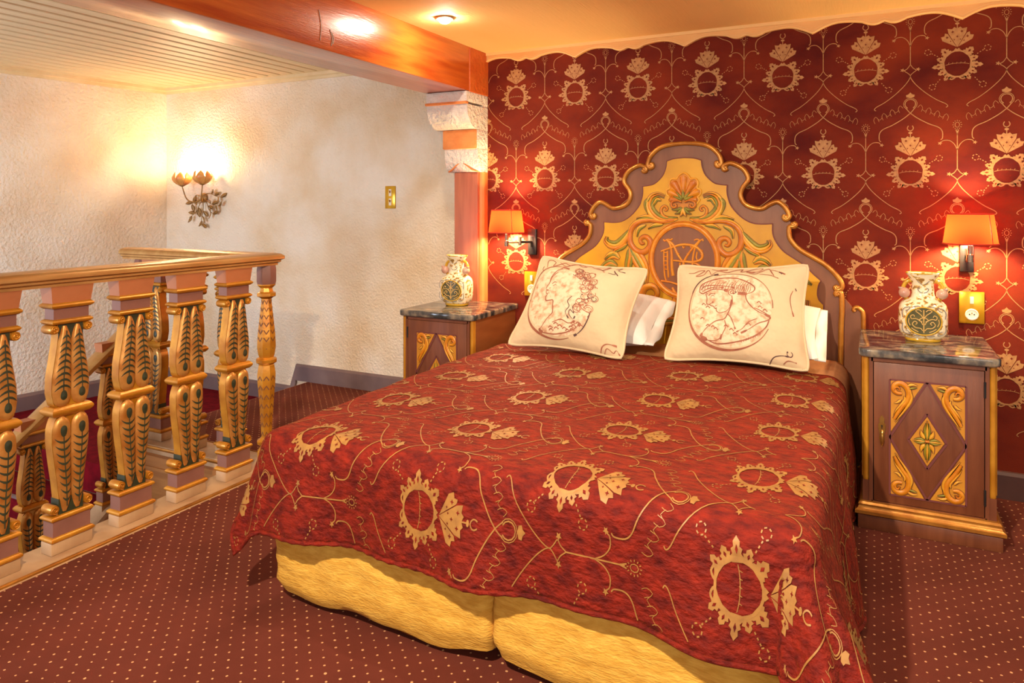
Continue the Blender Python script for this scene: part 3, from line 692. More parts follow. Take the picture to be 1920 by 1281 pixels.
frond([(.36, .97), (.4, .985), (.44, .96), (.47, .92)], .022, ['carve_green', 'carve_orange'], 3)
# lower acanthus scrolls
both([(.06, .868), (.045, .83), (.06, .77), (.11, .725), (.18, .73), (.222, .785), (.215, .85), (.17, .87), (.14, .84), (.15, .81), (.175, .815)], lambda t: .004 + .015 * sin(PI * min(1, t * .9 + .05)), 'carve_orange', .009)
frond([(.02, .70), (.09, .69), (.17, .69), (.25, .745), (.28, .82), (.27, .88)], .03, ['carve_light', 'carve_green', 'carve_orange'], 3)
frond([(.225, .87), (.25, .91), (.245, .96)], .022, ['carve_green'], 3)
frond([(.3, .78), (.36, .8), (.42, .86), (.41, .92)], .03, ['carve_orange', 'carve_green', 'carve_light'], 3)
both([(.44, .70), (.5, .72), (.55, .78), (.56, .85), (.53, .9), (.49, .9), (.47, .87), (.49, .85)], lambda t: .004 + .013 * sin(PI * min(1, t * .9 + .05)), 'carve_red', .009)
frond([(.46, .66), (.53, .68), (.59, .75), (.6, .84)], .024, ['carve_light', 'carve_orange'], 3)
frond([(.56, .9), (.59, .93), (.62, .915)], .018, ['carve_green'], 2)
carve('acanthus_leaf', orn, hb, HM, .006)
# oval frame and monogram
ov = lambda k, a: (k[0] * cos(R(a)), 1.012 + k[1] * sin(R(a)))
mb = MB(); mb.stroke([ov((.173, .19), a) for a in range(0, 360, 10)], .014, .012, HM, 1, True, h0=.005); mb.build('oval_frame', 'carve_orange', hb, 'all')
mb = MB(); mb.stroke([ov((.186, .203), a) for a in range(0, 360, 10)], .004, .012, HM, 1, True, h0=.005); mb.stroke([ov((.162, .179), a) for a in range(0, 360, 10)], .004, .011, HM, 1, True, h0=.006); mb.build('oval_bead', 'carve_red', hb, 'all')
mb = MB(); mb.poly([ov((.162, .18), a) for a in range(0, 360, 10)], HM, .0075); mb.build('oval_field', 'mauve', hb)
mono = MB(); ST = lambda P, w=.0055, n=4: mono.stroke(P, w, .006, HM, n, h0=.0075)
ST([(-.088, 1.117), (-.07, 1.09), (-.063, 1.04), (-.062, .98), (-.056, .93)], lambda t: .005 + .003 * t)
ST([(-.09, 1.118), (-.055, 1.09), (-.03, 1.04), (.0, 1.0)], lambda t: .008 - .003 * t)
ST([(.082, 1.118), (.045, 1.075), (.02, 1.04), (.0, 1.0), (.0, .97)], lambda t: .005 + .002 * t)
ST([(.085, 1.116), (.06, 1.08), (.048, 1.03), (.046, .99)], .005)
ST([(-.108, 1.12), (-.1, 1.112), (-.085, 1.12), (-.066, 1.118), (-.058, 1.126)], .004); ST([(.055, 1.118), (.07, 1.124), (.085, 1.118), (.098, 1.124), (.1, 1.115)], .004)
ST([(-.104, 1.06), (-.104, .99), (-.1, .93), (-.092, .9)], .0045); ST([(-.085, 1.06), (-.085, .99), (-.08, .92)], .0045)
for z in (1.05, 1.028, 1.006, .984, .962): ST([(-.105, z), (-.084, z)], .003, 1)
ST([(-.12, 1.056), (-.1, 1.064), (-.061, 1.078), (-.02, 1.092), (.02, 1.094), (.06, 1.086), (.09, 1.06), (.096, 1.035), (.08, 1.014), (.04, 1.006), (-.02, 1.008), (-.056, 1.01)], lambda t: .004 + .003 * sin(PI * t))
ST([(-.02, 1.006), (.03, 1.004), (.075, .992), (.098, .96), (.092, .925), (.05, .905), (.0, .905)], .0055)
ST([(.07, 1.06), (.066, 1.03), (.072, 1.012)], .004); ST([(-.12, .9), (-.07, .895), (-.02, .88), (.02, .86)], .005)
ST([(-.03, .86), (-.02, .9), (-.02, .96), (-.02, 1.0)], .005)
for (x, z) in ((.0, 1.086), (.04, 1.088), (-.03, 1.05), (.024, 1.05), (.09, 1.07), (.095, 1.05)): ST([(x - .006, z), (x, z - .01), (x + .006, z)], .0035, 2)
mono.build('monogram', 'carve_orange', hb, 'all')
# shell
mb = MB(); lob = []
for k in range(7):
    a = 90 + (k - 3) * 32; c0 = (0, 1.335); L_ = (.118 if k == 3 else .105 if k in (2, 4) else .085 if k in (1, 5) else .07)
    P = [(c0[0] + cos(R(a)) * .02, c0[1] + sin(R(a)) * .02), (c0[0] + cos(R(a)) * L_ * .6, c0[1] + sin(R(a)) * L_ * .6), (c0[0] + cos(R(a)) * L_, c0[1] + sin(R(a)) * L_)]
    lob.append((P, lambda t: .005 + .017 * t ** .8 * (1 if t < .85 else math.sqrt(max(.02, 1 - ((t - .85) / .155) ** 2))), 'carve_orange' if k % 2 else 'carve_red', .012))
for P, w, mt, hh in lob:
    b_ = MB(); b_.stroke(P, w, hh, HM, 6, h0=.012); b_.build('shell_lobe', mt, hb, 'all')
rim = []
for k in range(7):
    a = 90 + (k - 3) * 32; L_ = (.118 if k == 3 else .105 if k in (2, 4) else .085 if k in (1, 5) else .07)
    for d, q in ((-12, .98), (0, 1.08), (12, .98)): rim.append((cos(R(a + d)) * (L_ + .006) * q, 1.335 + sin(R(a + d)) * (L_ + .006) * q))
rim += [(-.05, 1.285), (0, 1.275), (.05, 1.285)]
mb = MB(); mb.stroke(rim, .0055, .01, HM, 3, True, h0=.008); mb.build('shell_rim', 'carve_light', hb, 'all')
mb = MB(); mb.poly([(x * .97, 1.335 + (z - 1.335) * .97) for x, z in rim], HM, .011); mb.build('shell_ground', 'carve_orange', hb)
orn = []
for s_ in (-1, 1): orn.append(([(s_ * x, z) for x, z in [(.008, 1.318), (.03, 1.325), (.055, 1.318), (.062, 1.3), (.05, 1.288), (.036, 1.295), (.04, 1.306)]], .0055, 'carve_red', .007))
for a in (-70, -40, 0, 40, 70): orn.append(([(sin(R(a)) * .008, 1.325 + cos(R(a)) * .008), (sin(R(a)) * .03, 1.328 + cos(R(a)) * .03), (sin(R(a)) * .055, 1.328 + cos(R(a)) * .055)], leafw(.009), 'carve_green', .008))
for a in (-75, -45, -15, 15, 45, 75): orn.append(([(sin(R(a)) * .006, 1.29 - cos(R(a)) * .006), (sin(R(a)) * .03, 1.285 - cos(R(a)) * .03), (sin(R(a)) * .062, 1.29 - cos(R(a)) * .05)], leafw(.008), ['carve_green', 'carve_light'][abs(a) < 20], .008))
carve('shell_leaf', orn, hb, HM, .02)

# ------------------------------------------------------------------ bed
def bed_base(x0, x1, label):
    nx, nz = 40, 14; y0, y1 = 1.738, 3.70; z0, z1 = .032, .37
    per = []                                                       # rounded rectangle footprint
    r = .03
    for cx, cy, a0 in ((x1 - r, y0 + r, -90), (x1 - r, y1 - r, 0), (x0 + r, y1 - r, 90), (x0 + r, y0 + r, 180)):
        for k in range(4): per.append((cx + r * cos(R(a0 + 30 * k)), cy + r * sin(R(a0 + 30 * k))))
    P = []
    for i in range(len(per)):
        a, b = Vector(per[i]), Vector(per[(i + 1) % len(per)]); n = max(1, int((b - a).length / .035))
        P += [a.lerp(b, k / n) for k in range(n)]
    ce = Vector(((x0 + x1) / 2, (y0 + y1) / 2)); V = []; m_ = len(P)
    for j in range(nz + 1):
        t = j / nz
        for i, p in enumerate(P):
            s_ = p.x * 3.1 + p.y * 2.3
            zb = z0 + .006 * sin(s_ * 4.1 + x0 * 9) + .004 * sin(s_ * 9.7)
            cn = min(abs(p.x - x0), abs(p.x - x1)); zb += .02 * max(0, 1 - cn / .12)
            bul = .012 * sin(PI * t) + .005 * sin(s_ * 12 + t * 7) * sin(PI * t) + .003 * sin(t * 30 + s_ * 2)
            d = (p - ce).normalized(); ins = -.02 * max(0, 1 - t / .12)
            V.append((p.x + d.x * (bul + ins), p.y + d.y * (bul + ins), zb + (z1 - zb) * t))
    F = [(j * m_ + i, j * m_ + (i + 1) % m_, (j + 1) * m_ + (i + 1) % m_, (j + 1) * m_ + i) for j in range(nz) for i in range(m_)]
    F += [tuple(range(m_))[::-1], tuple(nz * m_ + i for i in range(m_))]
    root = empty('bed_base', ((x0 + x1) / 2, 2.7, 0)); tag(root, label, 'bed base', 'the two upholstered bed bases')
    mb = MB(); mb.add(V, F); sub(mb.build('fabric_cover', 'yellow_quilt', None, 50), root)
    for x in (x0 + .1, x1 - .1):
        for y in (y0 + .22, y1 - .1):
            mb = MB(); mb.lathe([(.022, 0), (.026, .01), (.03, .09)], 12, (x, y, 0)); sub(mb.build('leg', 'dark_metal', None, 40), root)
bed_base(-1.745, -.945, 'yellow quilted bed base on the side nearer the balustrade')
bed_base(-.94, -.15, 'yellow quilted bed base on the side nearer the cabinet with keyhole')
mb = MB(); mb.box(-1.72, -.165, 1.78, 3.70, .372, .55, bev=.03)
tag(mb.build('mattress', 'mattress_white', None, 40), 'white mattress under the red bedspread', 'mattress')

AX0, AX1, BY0, BY1 = -1.71, -.178, 1.745, 3.31
RC, ZT = .075, .582
def cloth(a, b, off=0.0, LB=None, zt=ZT, flare=1.0):
    cx = min(max(a, AX0), AX1); cy = max(b, BY0); dx, dy = a - cx, b - cy; L = math.hypot(dx, dy)
    # gentle crown and creases of the top
    crown = .014 * (1 - ((cx - (AX0 + AX1) / 2) / .8) ** 2) + .003 * sin(cx * 9 + cy * 4) + .002 * sin(cy * 23 + cx * 3)
    if L < 1e-9: return Vector((a, b, zt + crown))
    ux, uy = dx / L, dy / L; q = RC * PI / 2
    cor = abs(2 * ux * uy)
    s_ = (cx * 1.0 - cy * 1.0) * 1.0; ang = math.atan2(uy, ux)
    if L < q: out, dn = RC * sin(L / RC), RC * (1 - cos(L / RC))
    else:
        e = L - q; lf_ = cx < -1.0; sl = (.03 + .2 * max(0, min(1, (2.9 - cy) / 1.1)) if dx > 0 else .07) + (.10 if lf_ else .26) * cor ** 1.5
        rip = .02 * sin(s_ * 9 + 1.1) + .012 * sin(s_ * 21 + ang * 3) + (.012 if lf_ else .028) * cor * sin(ang * 10)
        out = RC + e * sl + rip * min(1, e / .25); dn = RC + e * math.sqrt(1 - sl * sl)
    z = zt + crown - dn
    if z < .012: out += (.012 - z) * .7; z = .012 + .002 * sin(a * 30)
    return Vector((cx + ux * out, cy + uy * out, z))
LL, LR, LF = .25, .60, .345
def cloth_n(a, b, h):
    e = .004; p = cloth(a, b); n = (cloth(a + e, b) - cloth(a - e, b)).cross(cloth(a, b + e) - cloth(a, b - e))
    n = n.normalized() if n.length > 1e-12 else Vector((0, 0, 1)); return p + n * h
da = .0175; na = int((AX1 - AX0 + LL + LR) / da); nb = int((BY1 - BY0 + LF) / da)
A = [AX0 - LL + (AX1 - AX0 + LL + LR) * i / na for i in range(na + 1)]; B = [BY0 - LF + (BY1 - BY0 + LF) * j / nb for j in range(nb + 1)]
mb = MB(); mb.add([cloth(a, b) for b in B for a in A], [(j * (na + 1) + i, j * (na + 1) + i + 1, (j + 1) * (na + 1) + i + 1, (j + 1) * (na + 1) + i) for j in range(nb) for i in range(na)])
bs = mb.build('bedspread', 'bed_velvet', None, 'all'); tag(bs, 'red velvet bedspread woven with gold ovals and vines', 'bedspread')
# the cloth has an upper side facing out
if sum(p.normal.z for p in bs.data.polygons) < 0: bs.data.flip_normals()
so = bs.modifiers.new('thickness', 'SOLIDIFY'); so.thickness = .007; so.offset = -1
hem = [(AX0 - LL, BY1 - (BY1 - BY0 + LF) * i / 90) for i in range(91)] + [(AX0 - LL + (AX1 - AX0 + LL + LR) * i / 110, BY0 - LF) for i in range(1, 111)] + [(AX1 + LR, BY0 - LF + (BY1 - BY0 + LF) * i / 90) for i in range(1, 91)]
mb = MB(); mb.tube([cloth(a, b) for a, b in hem], lambda t: .0065 + .0015 * sin(t * 900), 7); mb.build('hem', 'bed_velvet', bs, 'all')
mb = MB(); SC = 1.15
for r_ in range(-1, 6):
    X_ = -.21 - .43 * r_ - .06
    for k in range(-2, 6):
        Y_ = 1.56 + .41 * k + (.18 if r_ % 2 else 0)
        def inside(a, b): return AX0 - LL + .01 < a < AX1 + LR - .01 and BY0 - LF + .008 < b < BY1 - .01
        tmp = MB(); motif(tmp, lambda u, v, h: (X_ + v * .43 / .49 * 1.0, Y_ - u * .41 / .374, h), .0020)
        # keep the faces that lie on the cloth
        for f, mi in zip(tmp.f, tmp.mi):
            pts = [tmp.v[i] for i in f]
            if not all(inside(p[0], p[1]) for p in pts): continue
            stack = [[pts[i] for i in t] for t in tessellate_polygon([[Vector(p) for p in pts]])] if len(pts) > 4 else [pts]
            while stack:
                q = stack.pop()
                if len(q) == 3:
                    e = [math.dist(q[i], q[(i + 1) % 3]) for i in range(3)]; i = e.index(max(e))
                    if e[i] > .013:
                        m_ = tuple((q[i][j] + q[(i + 1) % 3][j]) / 2 for j in range(3)); stack += [[q[i], m_, q[(i + 2) % 3]], [m_, q[(i + 1) % 3], q[(i + 2) % 3]]]; continue
                mb.add([cloth_n(*p) for p in q], [tuple(range(len(q)))], mi)
tag(mb.build('woven_pattern', ['bed_gold', 'bed_velvet'], bs), kind='stuff')

# folded blanket edge under the spread at the head end
mb = MB(); n1, n2 = 70, 14
aa = [AX0 - .12 + (AX1 - AX0 + .45) * i / n1 for i in range(n1 + 1)]; bb = [3.1 + .57 * j / n2 for j in range(n2 + 1)]
mb.add([cloth(a, b, zt=ZT - .012) for b in bb for a in aa], [(j * (n1 + 1) + i, j * (n1 + 1) + i + 1, (j + 1) * (n1 + 1) + i + 1, (j + 1) * (n1 + 1) + i) for j in range(n2) for i in range(n1)])
bk = mb.build('blanket', 'blanket', None, 'all'); tag(bk, 'brown blanket edge showing beside the headboard under the bedspread', 'blanket')
if sum(p.normal.z for p in bk.data.polygons) < 0: bk.data.flip_normals()
so = bk.modifiers.new('thickness', 'SOLIDIFY'); so.thickness = .008; so.offset = -1

# white sleeping pillows
def puff(u, v, p=.55): return max(0, (1 - abs(u) ** 2.6)) ** p * max(0, (1 - abs(v) ** 2.6)) ** p
def pillow(label, c, wx, wy, th, tilt, rz, seed):
    n = 26; V = []; F = []
    for side in (1, -1):
        for j in range(n + 1):
            for i in range(n + 1):
                u, v = -1 + 2 * i / n, -1 + 2 * j / n
                x = u * wx / 2 * (1 - .06 * (1 - v * v) * abs(u)); y = v * wy / 2 * (1 - .06 * (1 - u * u) * abs(v))
                z = side * (th / 2) * puff(u, v) + .008 * sin(u * 5 + seed) * sin(v * 4 + seed * 2) * puff(u, v)
                V.append((x, y * cos(tilt) - z * sin(tilt), y * sin(tilt) + z * cos(tilt)))
    k = (n + 1) ** 2
    for s_ in (0, 1):
        for j in range(n):
            for i in range(n): F.append(tuple(s_ * k + q for q in (j * (n + 1) + i, j * (n + 1) + i + 1, (j + 1) * (n + 1) + i + 1, (j + 1) * (n + 1) + i)))
    root = empty('pillow', c, rz); tag(root, label, 'pillow', 'white sleeping pillows')
    mb = MB(); mb.add(V, F); o = mb.build('pillowcase', 'linen', root, 'all')
    # open flange of the case at the outer edge
    e = []; 
    for j in range(n + 1):
        v = -1 + 2 * j / n
        for q, x in enumerate((wx / 2 * .95, wx / 2 + .03)):
            y = v * wy / 2 * (.98 - .02 * q); z = .015 * sin(v * 6 + seed) * q - .02 * q
            e.append((x * (1 if seed < 2 else 1), y * cos(tilt) - z * sin(tilt), y * sin(tilt) + z * cos(tilt)))
    mb = MB(); mb.add(e, [(2 * j, 2 * j + 1, 2 * j + 3, 2 * j + 2) for j in range(n)]); fl = mb.build('flange', 'linen', root, 'all')
    so = fl.modifiers.new('thickness', 'SOLIDIFY'); so.thickness = .006
pillow('white pillow leaning behind the cushion of the curly-haired profile', (-1.27, 3.50, .725), .64, .42, .19, R(24), R(-2), 1)
pillow('white pillow leaning behind the cushion of the short-haired profile', (-.53, 3.50, .725), .62, .42, .19, R(24), R(2), 2)

# ------------------------------------------------------------------ printed cushions
def inv_bil(px, py, q):
    TL, TR, BR, BL = q; u, v = .5, .5
    for _ in range(12):
        X = (TL[0] * (1 - u) + TR[0] * u) * (1 - v) + (BL[0] * (1 - u) + BR[0] * u) * v - px
        Y = (TL[1] * (1 - u) + TR[1] * u) * (1 - v) + (BL[1] * (1 - u) + BR[1] * u) * v - py
        xu = (TR[0] - TL[0]) * (1 - v) + (BR[0] - BL[0]) * v; xv = (BL[0] - TL[0]) * (1 - u) + (BR[0] - TR[0]) * u
        yu = (TR[1] - TL[1]) * (1 - v) + (BR[1] - BL[1]) * v; yv = (BL[1] - TL[1]) * (1 - u) + (BR[1] - TR[1]) * u
        D = xu * yv - xv * yu; u -= (X * yv - Y * xv) / D; v -= (Y * xu - X * yu) / D
    return u, v
def cushion(label, c3, quad, lines, wash, seed):
    """c3: TL TR BR BL corners in the room; quad: drawing frame of the print; lines: print strokes in that frame"""
    TL, TR, BR, BL = [Vector(p) for p in c3]
    N_ = ((TR - TL).cross(BL - TL) + (BR - BL).cross(BR - TR)).normalized()
    if N_.y > 0: N_ = -N_
    T = .085
    def S(u, v, side=1, h=0):
        uu, vv = 2 * u - 1, 2 * v - 1
        m_ = min(abs(uu), abs(vv)); k_ = 1 - .055 * max(0, (m_ - .7) / .3) ** 2; u = .5 + (u - .5) * k_; v = .5 + (v - .5) * k_
        # edges bow inwards between the pulled-out corners
        u2 = .5 + (u - .5) * (1 - .11 * (1 - vv * vv)); v2 = .5 + (v - .5) * (1 - .12 * (1 - uu * uu))
        p = (TL * (1 - u2) + TR * u2) * (1 - v2) + (BL * (1 - u2) + BR * u2) * v2
        w = puff(uu, vv, .62); wr = .006 * sin(uu * 4 + seed + vv * 2) * w + .004 * sin(vv * 7 - uu * 5 + seed) * w
        return p + N_ * (side * (T * w + (wr if side > 0 else 0)) + h)
    n = 36; V = []; F = []
    for side in (1, -1): V += [S(i / n, j / n, side) for j in range(n + 1) for i in range(n + 1)]
    k = (n + 1) ** 2
    for s_ in (0, 1):
        F += [tuple(s_ * k + q for q in (j * (n + 1) + i, j * (n + 1) + i + 1, (j + 1) * (n + 1) + i + 1, (j + 1) * (n + 1) + i)) for j in range(n) for i in range(n)]
    org = (BL + BR) / 2
    root = empty('cushion', org); tag(root, label, 'cushion', 'cushions printed with profile medallions')
    mb = MB(); mb.add(V, F); sub(mb.build('cover', 'cushion_cloth', None, 'all'), root)
    ed = [(i / 24, 0) for i in range(24)] + [(1, i / 24) for i in range(24)] + [(1 - i / 24, 1) for i in range(24)] + [(0, 1 - i / 24) for i in range(24)]
    def rc(u, v):                                                # round the corners a little
        uu, vv = u - .5, v - .5; m_ = min(abs(uu), abs(vv)); k_ = 1 - .035 * max(0, (m_ - .36) / .14); return .5 + uu * k_, .5 + vv * k_
    mb = MB(); mb.tube([S(u, v) for u, v in ed], .0062, 8, closed=True); sub(mb.build('piping', 'piping', None, 'all'), root)
    MP = lambda x, y, h: (lambda uv: S(uv[0], uv[1], 1, h))(inv_bil(x, y, quad))
    mb = MB(); cx, cy, rx, ry = wash; rings = 9; sg = 40
    V = [MP(cx, cy, .0012)] + [MP(cx + rx * (q / rings) * cos(2 * PI * s_ / sg), cy + ry * (q / rings) * sin(2 * PI * s_ / sg), .0012) for q in range(1, rings + 1) for s_ in range(sg)]
    F = [(0, 1 + s_, 1 + (s_ + 1) % sg) for s_ in range(sg)] + [(1 + q * sg + s_, 1 + q * sg + (s_ + 1) % sg, 1 + (q + 1) * sg + (s_ + 1) % sg, 1 + (q + 1) * sg + s_) for q in range(rings - 1) for s_ in range(sg)]
    mb.add(V, F); sub(mb.build('printed_medallion', 'cushion_wash', None, 'all'), root)
    ink = MB(); dark = MB()
    qx = (quad[0][0] + quad[1][0] + quad[2][0] + quad[3][0]) / 4; qy = (quad[0][1] + quad[1][1] + quad[2][1] + quad[3][1]) / 4
    for P, w, dk in lines:
        w *= .95; P = [(qx + (x - qx) * 1.03, qy + (y - qy) * 1.03) for x, y in P]
        (dark if dk else ink).stroke(P, (lambda t, w=w: w * (.35 + .65 * sin(PI * min(1, t + .12)) ** .5 if t < .88 else w * .35)) if w < 8.5 else (lambda t, w=w: w * (.25 + .75 * sin(PI * t) ** 2)), .0022, MP, 4, flat=True)
    tag(sub(ink.build('printed_drawing', 'ink', None), root), kind='stuff'); tag(sub(dark.build('printed_accents', 'ink_dark', None), root), kind='stuff')
def arc(cx, cy, rx, ry, a0, a1, n=16): return [(cx + rx * cos(R(a0 + (a1 - a0) * i / n)), cy + ry * sin(R(a0 + (a1 - a0) * i / n))) for i in range(n + 1)]
rnd = random.Random(3)
L1 = []
def ln(P, w=5, dk=0): L1.append((P, w, dk))
# short-haired profile
ln(arc(630, 620, 495, 455, 30, 215), 15); ln(arc(630, 625, 500, 460, 205, 255), 6, 1); ln(arc(640, 610, 470, 430, 250, 360), 4)
ln([(270, 420), (285, 360), (340, 310), (450, 265), (560, 240), (690, 245), (790, 285), (880, 345), (905, 385), (890, 420), (850, 445), (800, 455), (720, 450)], 8)
ln([(270, 420), (310, 440), (370, 420), (450, 395), (540, 405), (610, 420)], 8); ln([(290, 395), (350, 350), (470, 345), (600, 360), (680, 380)], 7); ln([(300, 420), (380, 385), (470, 370), (560, 380)], 7)
for k in range(16): x = 300 + k * 34; ln([(x, 405 - 3 * (k % 3)), (x + 14, 360 - 10 * (k % 4)), (x + 50, 300 - 12 * (k % 3))], 4)
for k in range(10): x = 640 + k * 22; ln([(x, 440), (x + 20, 400 - 14 * (k % 3)), (x + 10, 330 + 10 * (k % 2))], 4)
ln([(345, 445), (360, 500), (355, 560), (385, 572), (410, 560), (440, 545)], 6); ln([(385, 572), (410, 590), (440, 600), (450, 620), (470, 630), (475, 655), (510, 678), (560, 670), (605, 650), (640, 600), (655, 530)], 6)
ln([(380, 470), (410, 450), (460, 455)], 6, 0); ln([(410, 480), (435, 470), (450, 485)], 5); ln([(455, 600), (475, 592)], 5); ln([(460, 620), (480, 622)], 5)
ln(arc(645, 440, 30, 38, 90, 400), 5); ln(arc(650, 440, 14, 18, 0, 300), 4); ln([(690, 425), (700, 440), (680, 460)], 5, 1)
ln([(655, 480), (660, 560), (630, 640), (600, 700), (560, 750), (470, 770), (380, 830), (320, 890), (295, 930)], 7); ln([(600, 690), (640, 730), (670, 800), (690, 860)], 6); ln([(570, 760), (585, 830), (555, 900), (520, 970)], 6)
ln([(805, 460), (820, 530), (870, 600), (950, 660), (1080, 710)], 7); ln([(905, 620), (960, 640), (1085, 715), (1040, 760), (950, 790), (850, 850), (750, 900)], 6); ln([(1080, 720), (1040, 820), (960, 890), (850, 950), (740, 985), (600, 1010), (480, 1010), (380, 970), (300, 930)], 8)
ln([(940, 740), (840, 780), (770, 850), (700, 890)], 5); ln([(380, 970), (440, 980), (500, 970), (540, 920)], 5)
for k in range(9): x = 740 + k * 26; ln([(x, 995 - k * 10), (x + 20, 975 - k * 10), (x + 12, 1000 - k * 10)], 4)
ln([(160, 180), (230, 175), (290, 140), (350, 130), (300, 180), (240, 220), (330, 200), (390, 120), (420, 190), (470, 150), (520, 120), (600, 110)], 5)
ln([(430, 105), (520, 130), (600, 155), (680, 120), (760, 105), (740, 150), (830, 130), (900, 90), (960, 95), (930, 150), (860, 165), (800, 150)], 6)
ln([(830, 180), (900, 190), (960, 150), (1020, 110), (1060, 170), (1090, 220), (1040, 130), (1130, 160), (1200, 200)], 5); ln([(940, 195), (1040, 210), (1100, 235), (1140, 255)], 4); ln([(1130, 165), (1170, 190)], 7, 1)
ln([(1020, 1195), (1080, 1130), (1160, 1105), (1240, 1105)], 5, 1); ln(arc(1258, 1082, 30, 26, -60, 240), 5, 1); ln([(1170, 1180), (1230, 1145), (1320, 1160)], 5); ln([(1310, 400), (1290, 470), (1300, 560), (1335, 680)], 5); ln([(1330, 370), (1345, 400)], 5, 1)
for k in range(7): x = 1250 + k * 22; ln([(x, 1225), (x + 18, 1210), (x + 12, 1232)], 4, 1)
for k in range(26):                                               # wash strokes around the figure
    a = rnd.uniform(0, 360); r_ = rnd.uniform(.55, .9); x, y = 640 + 430 * r_ * cos(R(a)), 620 + 400 * r_ * sin(R(a))
    if x < 360 or x > 880 or y > 700: ln([(x, y), (x + 22, y - 18), (x + 48, y + 6)], 7)
right_lines = L1; L1 = []
# curly-haired profile
ln(arc(700, 650, 390, 410, 75, 190), 13); ln(arc(690, 640, 370, 430, 185, 290), 6); ln(arc(740, 650, 360, 400, 20, 70), 6, 1)
ln([(690, 280), (620, 350), (585, 430), (545, 480), (548, 505), (575, 510)], 5); ln([(548, 505), (545, 540), (560, 555), (540, 585), (545, 625), (600, 630), (640, 635), (640, 700), (640, 780), (590, 830), (520, 920), (490, 955), (520, 985)], 7)
ln([(620, 440), (650, 415), (680, 420)], 5); ln([(630, 465), (660, 450), (680, 455)], 4); ln([(555, 545), (590, 545)], 4); ln([(585, 490), (605, 485)], 4)
ln([(585, 440), (610, 350), (670, 270), (740, 230)], 5)
for k in range(46):
    a = rnd.uniform(0, 1); b_ = rnd.uniform(-1, 1)
    t = rnd.uniform(0, 1); x = 760 + 330 * sin(PI * (.15 + .55 * t)) + b_ * 70 - (60 if t > .7 else 0); y = 250 + t * 560
    x = min(x, 1120); r_ = rnd.uniform(22, 48); s0 = rnd.uniform(0, 360)
    ln(arc(x, y, r_, r_ * .85, s0, s0 + rnd.uniform(180, 330), 8), 4, 0 if k % 6 else 1)
for x, y in ((940, 270), (960, 330), (1080, 330), (1030, 430), (1110, 420), (1020, 520)):
    ln(arc(x, y, 44, 38, 0, 350, 10), 5)
ln([(880, 600), (830, 660), (850, 720), (800, 780), (830, 850)], 5, 1); ln([(930, 690), (890, 730), (900, 800), (860, 760), (840, 800), (880, 860), (910, 830)], 5, 1); ln([(960, 700), (1010, 760), (1070, 790), (1050, 840)], 5)
ln([(640, 890), (740, 860), (820, 900), (900, 880)], 6); ln([(520, 985), (640, 1010), (760, 1000), (880, 960), (960, 900)], 7)
ln([(545, 230), (550, 150), (600, 130), (650, 160), (620, 210), (700, 180), (760, 150), (820, 180), (900, 150), (960, 190), (1040, 170), (1100, 210), (1180, 180), (1240, 180), (1180, 240)], 5)
ln([(700, 150), (780, 200), (860, 160), (940, 150), (1000, 190)], 5); ln([(1090, 205), (1160, 230), (1200, 270)], 6); ln([(1240, 280), (1310, 300), (1290, 240), (1340, 320)], 4, 1); ln([(1300, 220), (1360, 200), (1330, 240), (1400, 270)], 4, 1)
ln([(1110, 1165), (1150, 1110), (1210, 1080), (1310, 1085)], 6); ln([(1150, 1170), (1200, 1120), (1260, 1160), (1300, 1130), (1330, 1180)], 5); ln([(500, 220), (480, 260), (510, 270)], 4)
for k in range(14):
    x, y = rnd.uniform(560, 950), rnd.uniform(890, 1000); ln([(x, y), (x + 24, y - 16), (x + 50, y + 4)], 7)
left_lines = L1
cushion('cream cushion printed with a curly-haired profile in an oval medallion', [(-1.545, 3.40, 1.045), (-.955, 3.36, 1.0), (-1.005, 3.10, .600), (-1.64, 3.17, .600)], [(440, 55), (1620, 170), (1350, 1220), (45, 1040)], left_lines, (715, 640, 395, 405), 1.0)
cushion('cream cushion printed with a short-haired profile in a round medallion', [(-.842, 3.42, 1.02), (-.25, 3.43, 1.045), (-.232, 3.22, .600), (-.855, 3.18, .600)], [(20, 40), (1440, 45), (1465, 1240), (-160, 1110)], right_lines, (630, 620, 480, 445), 2.3)

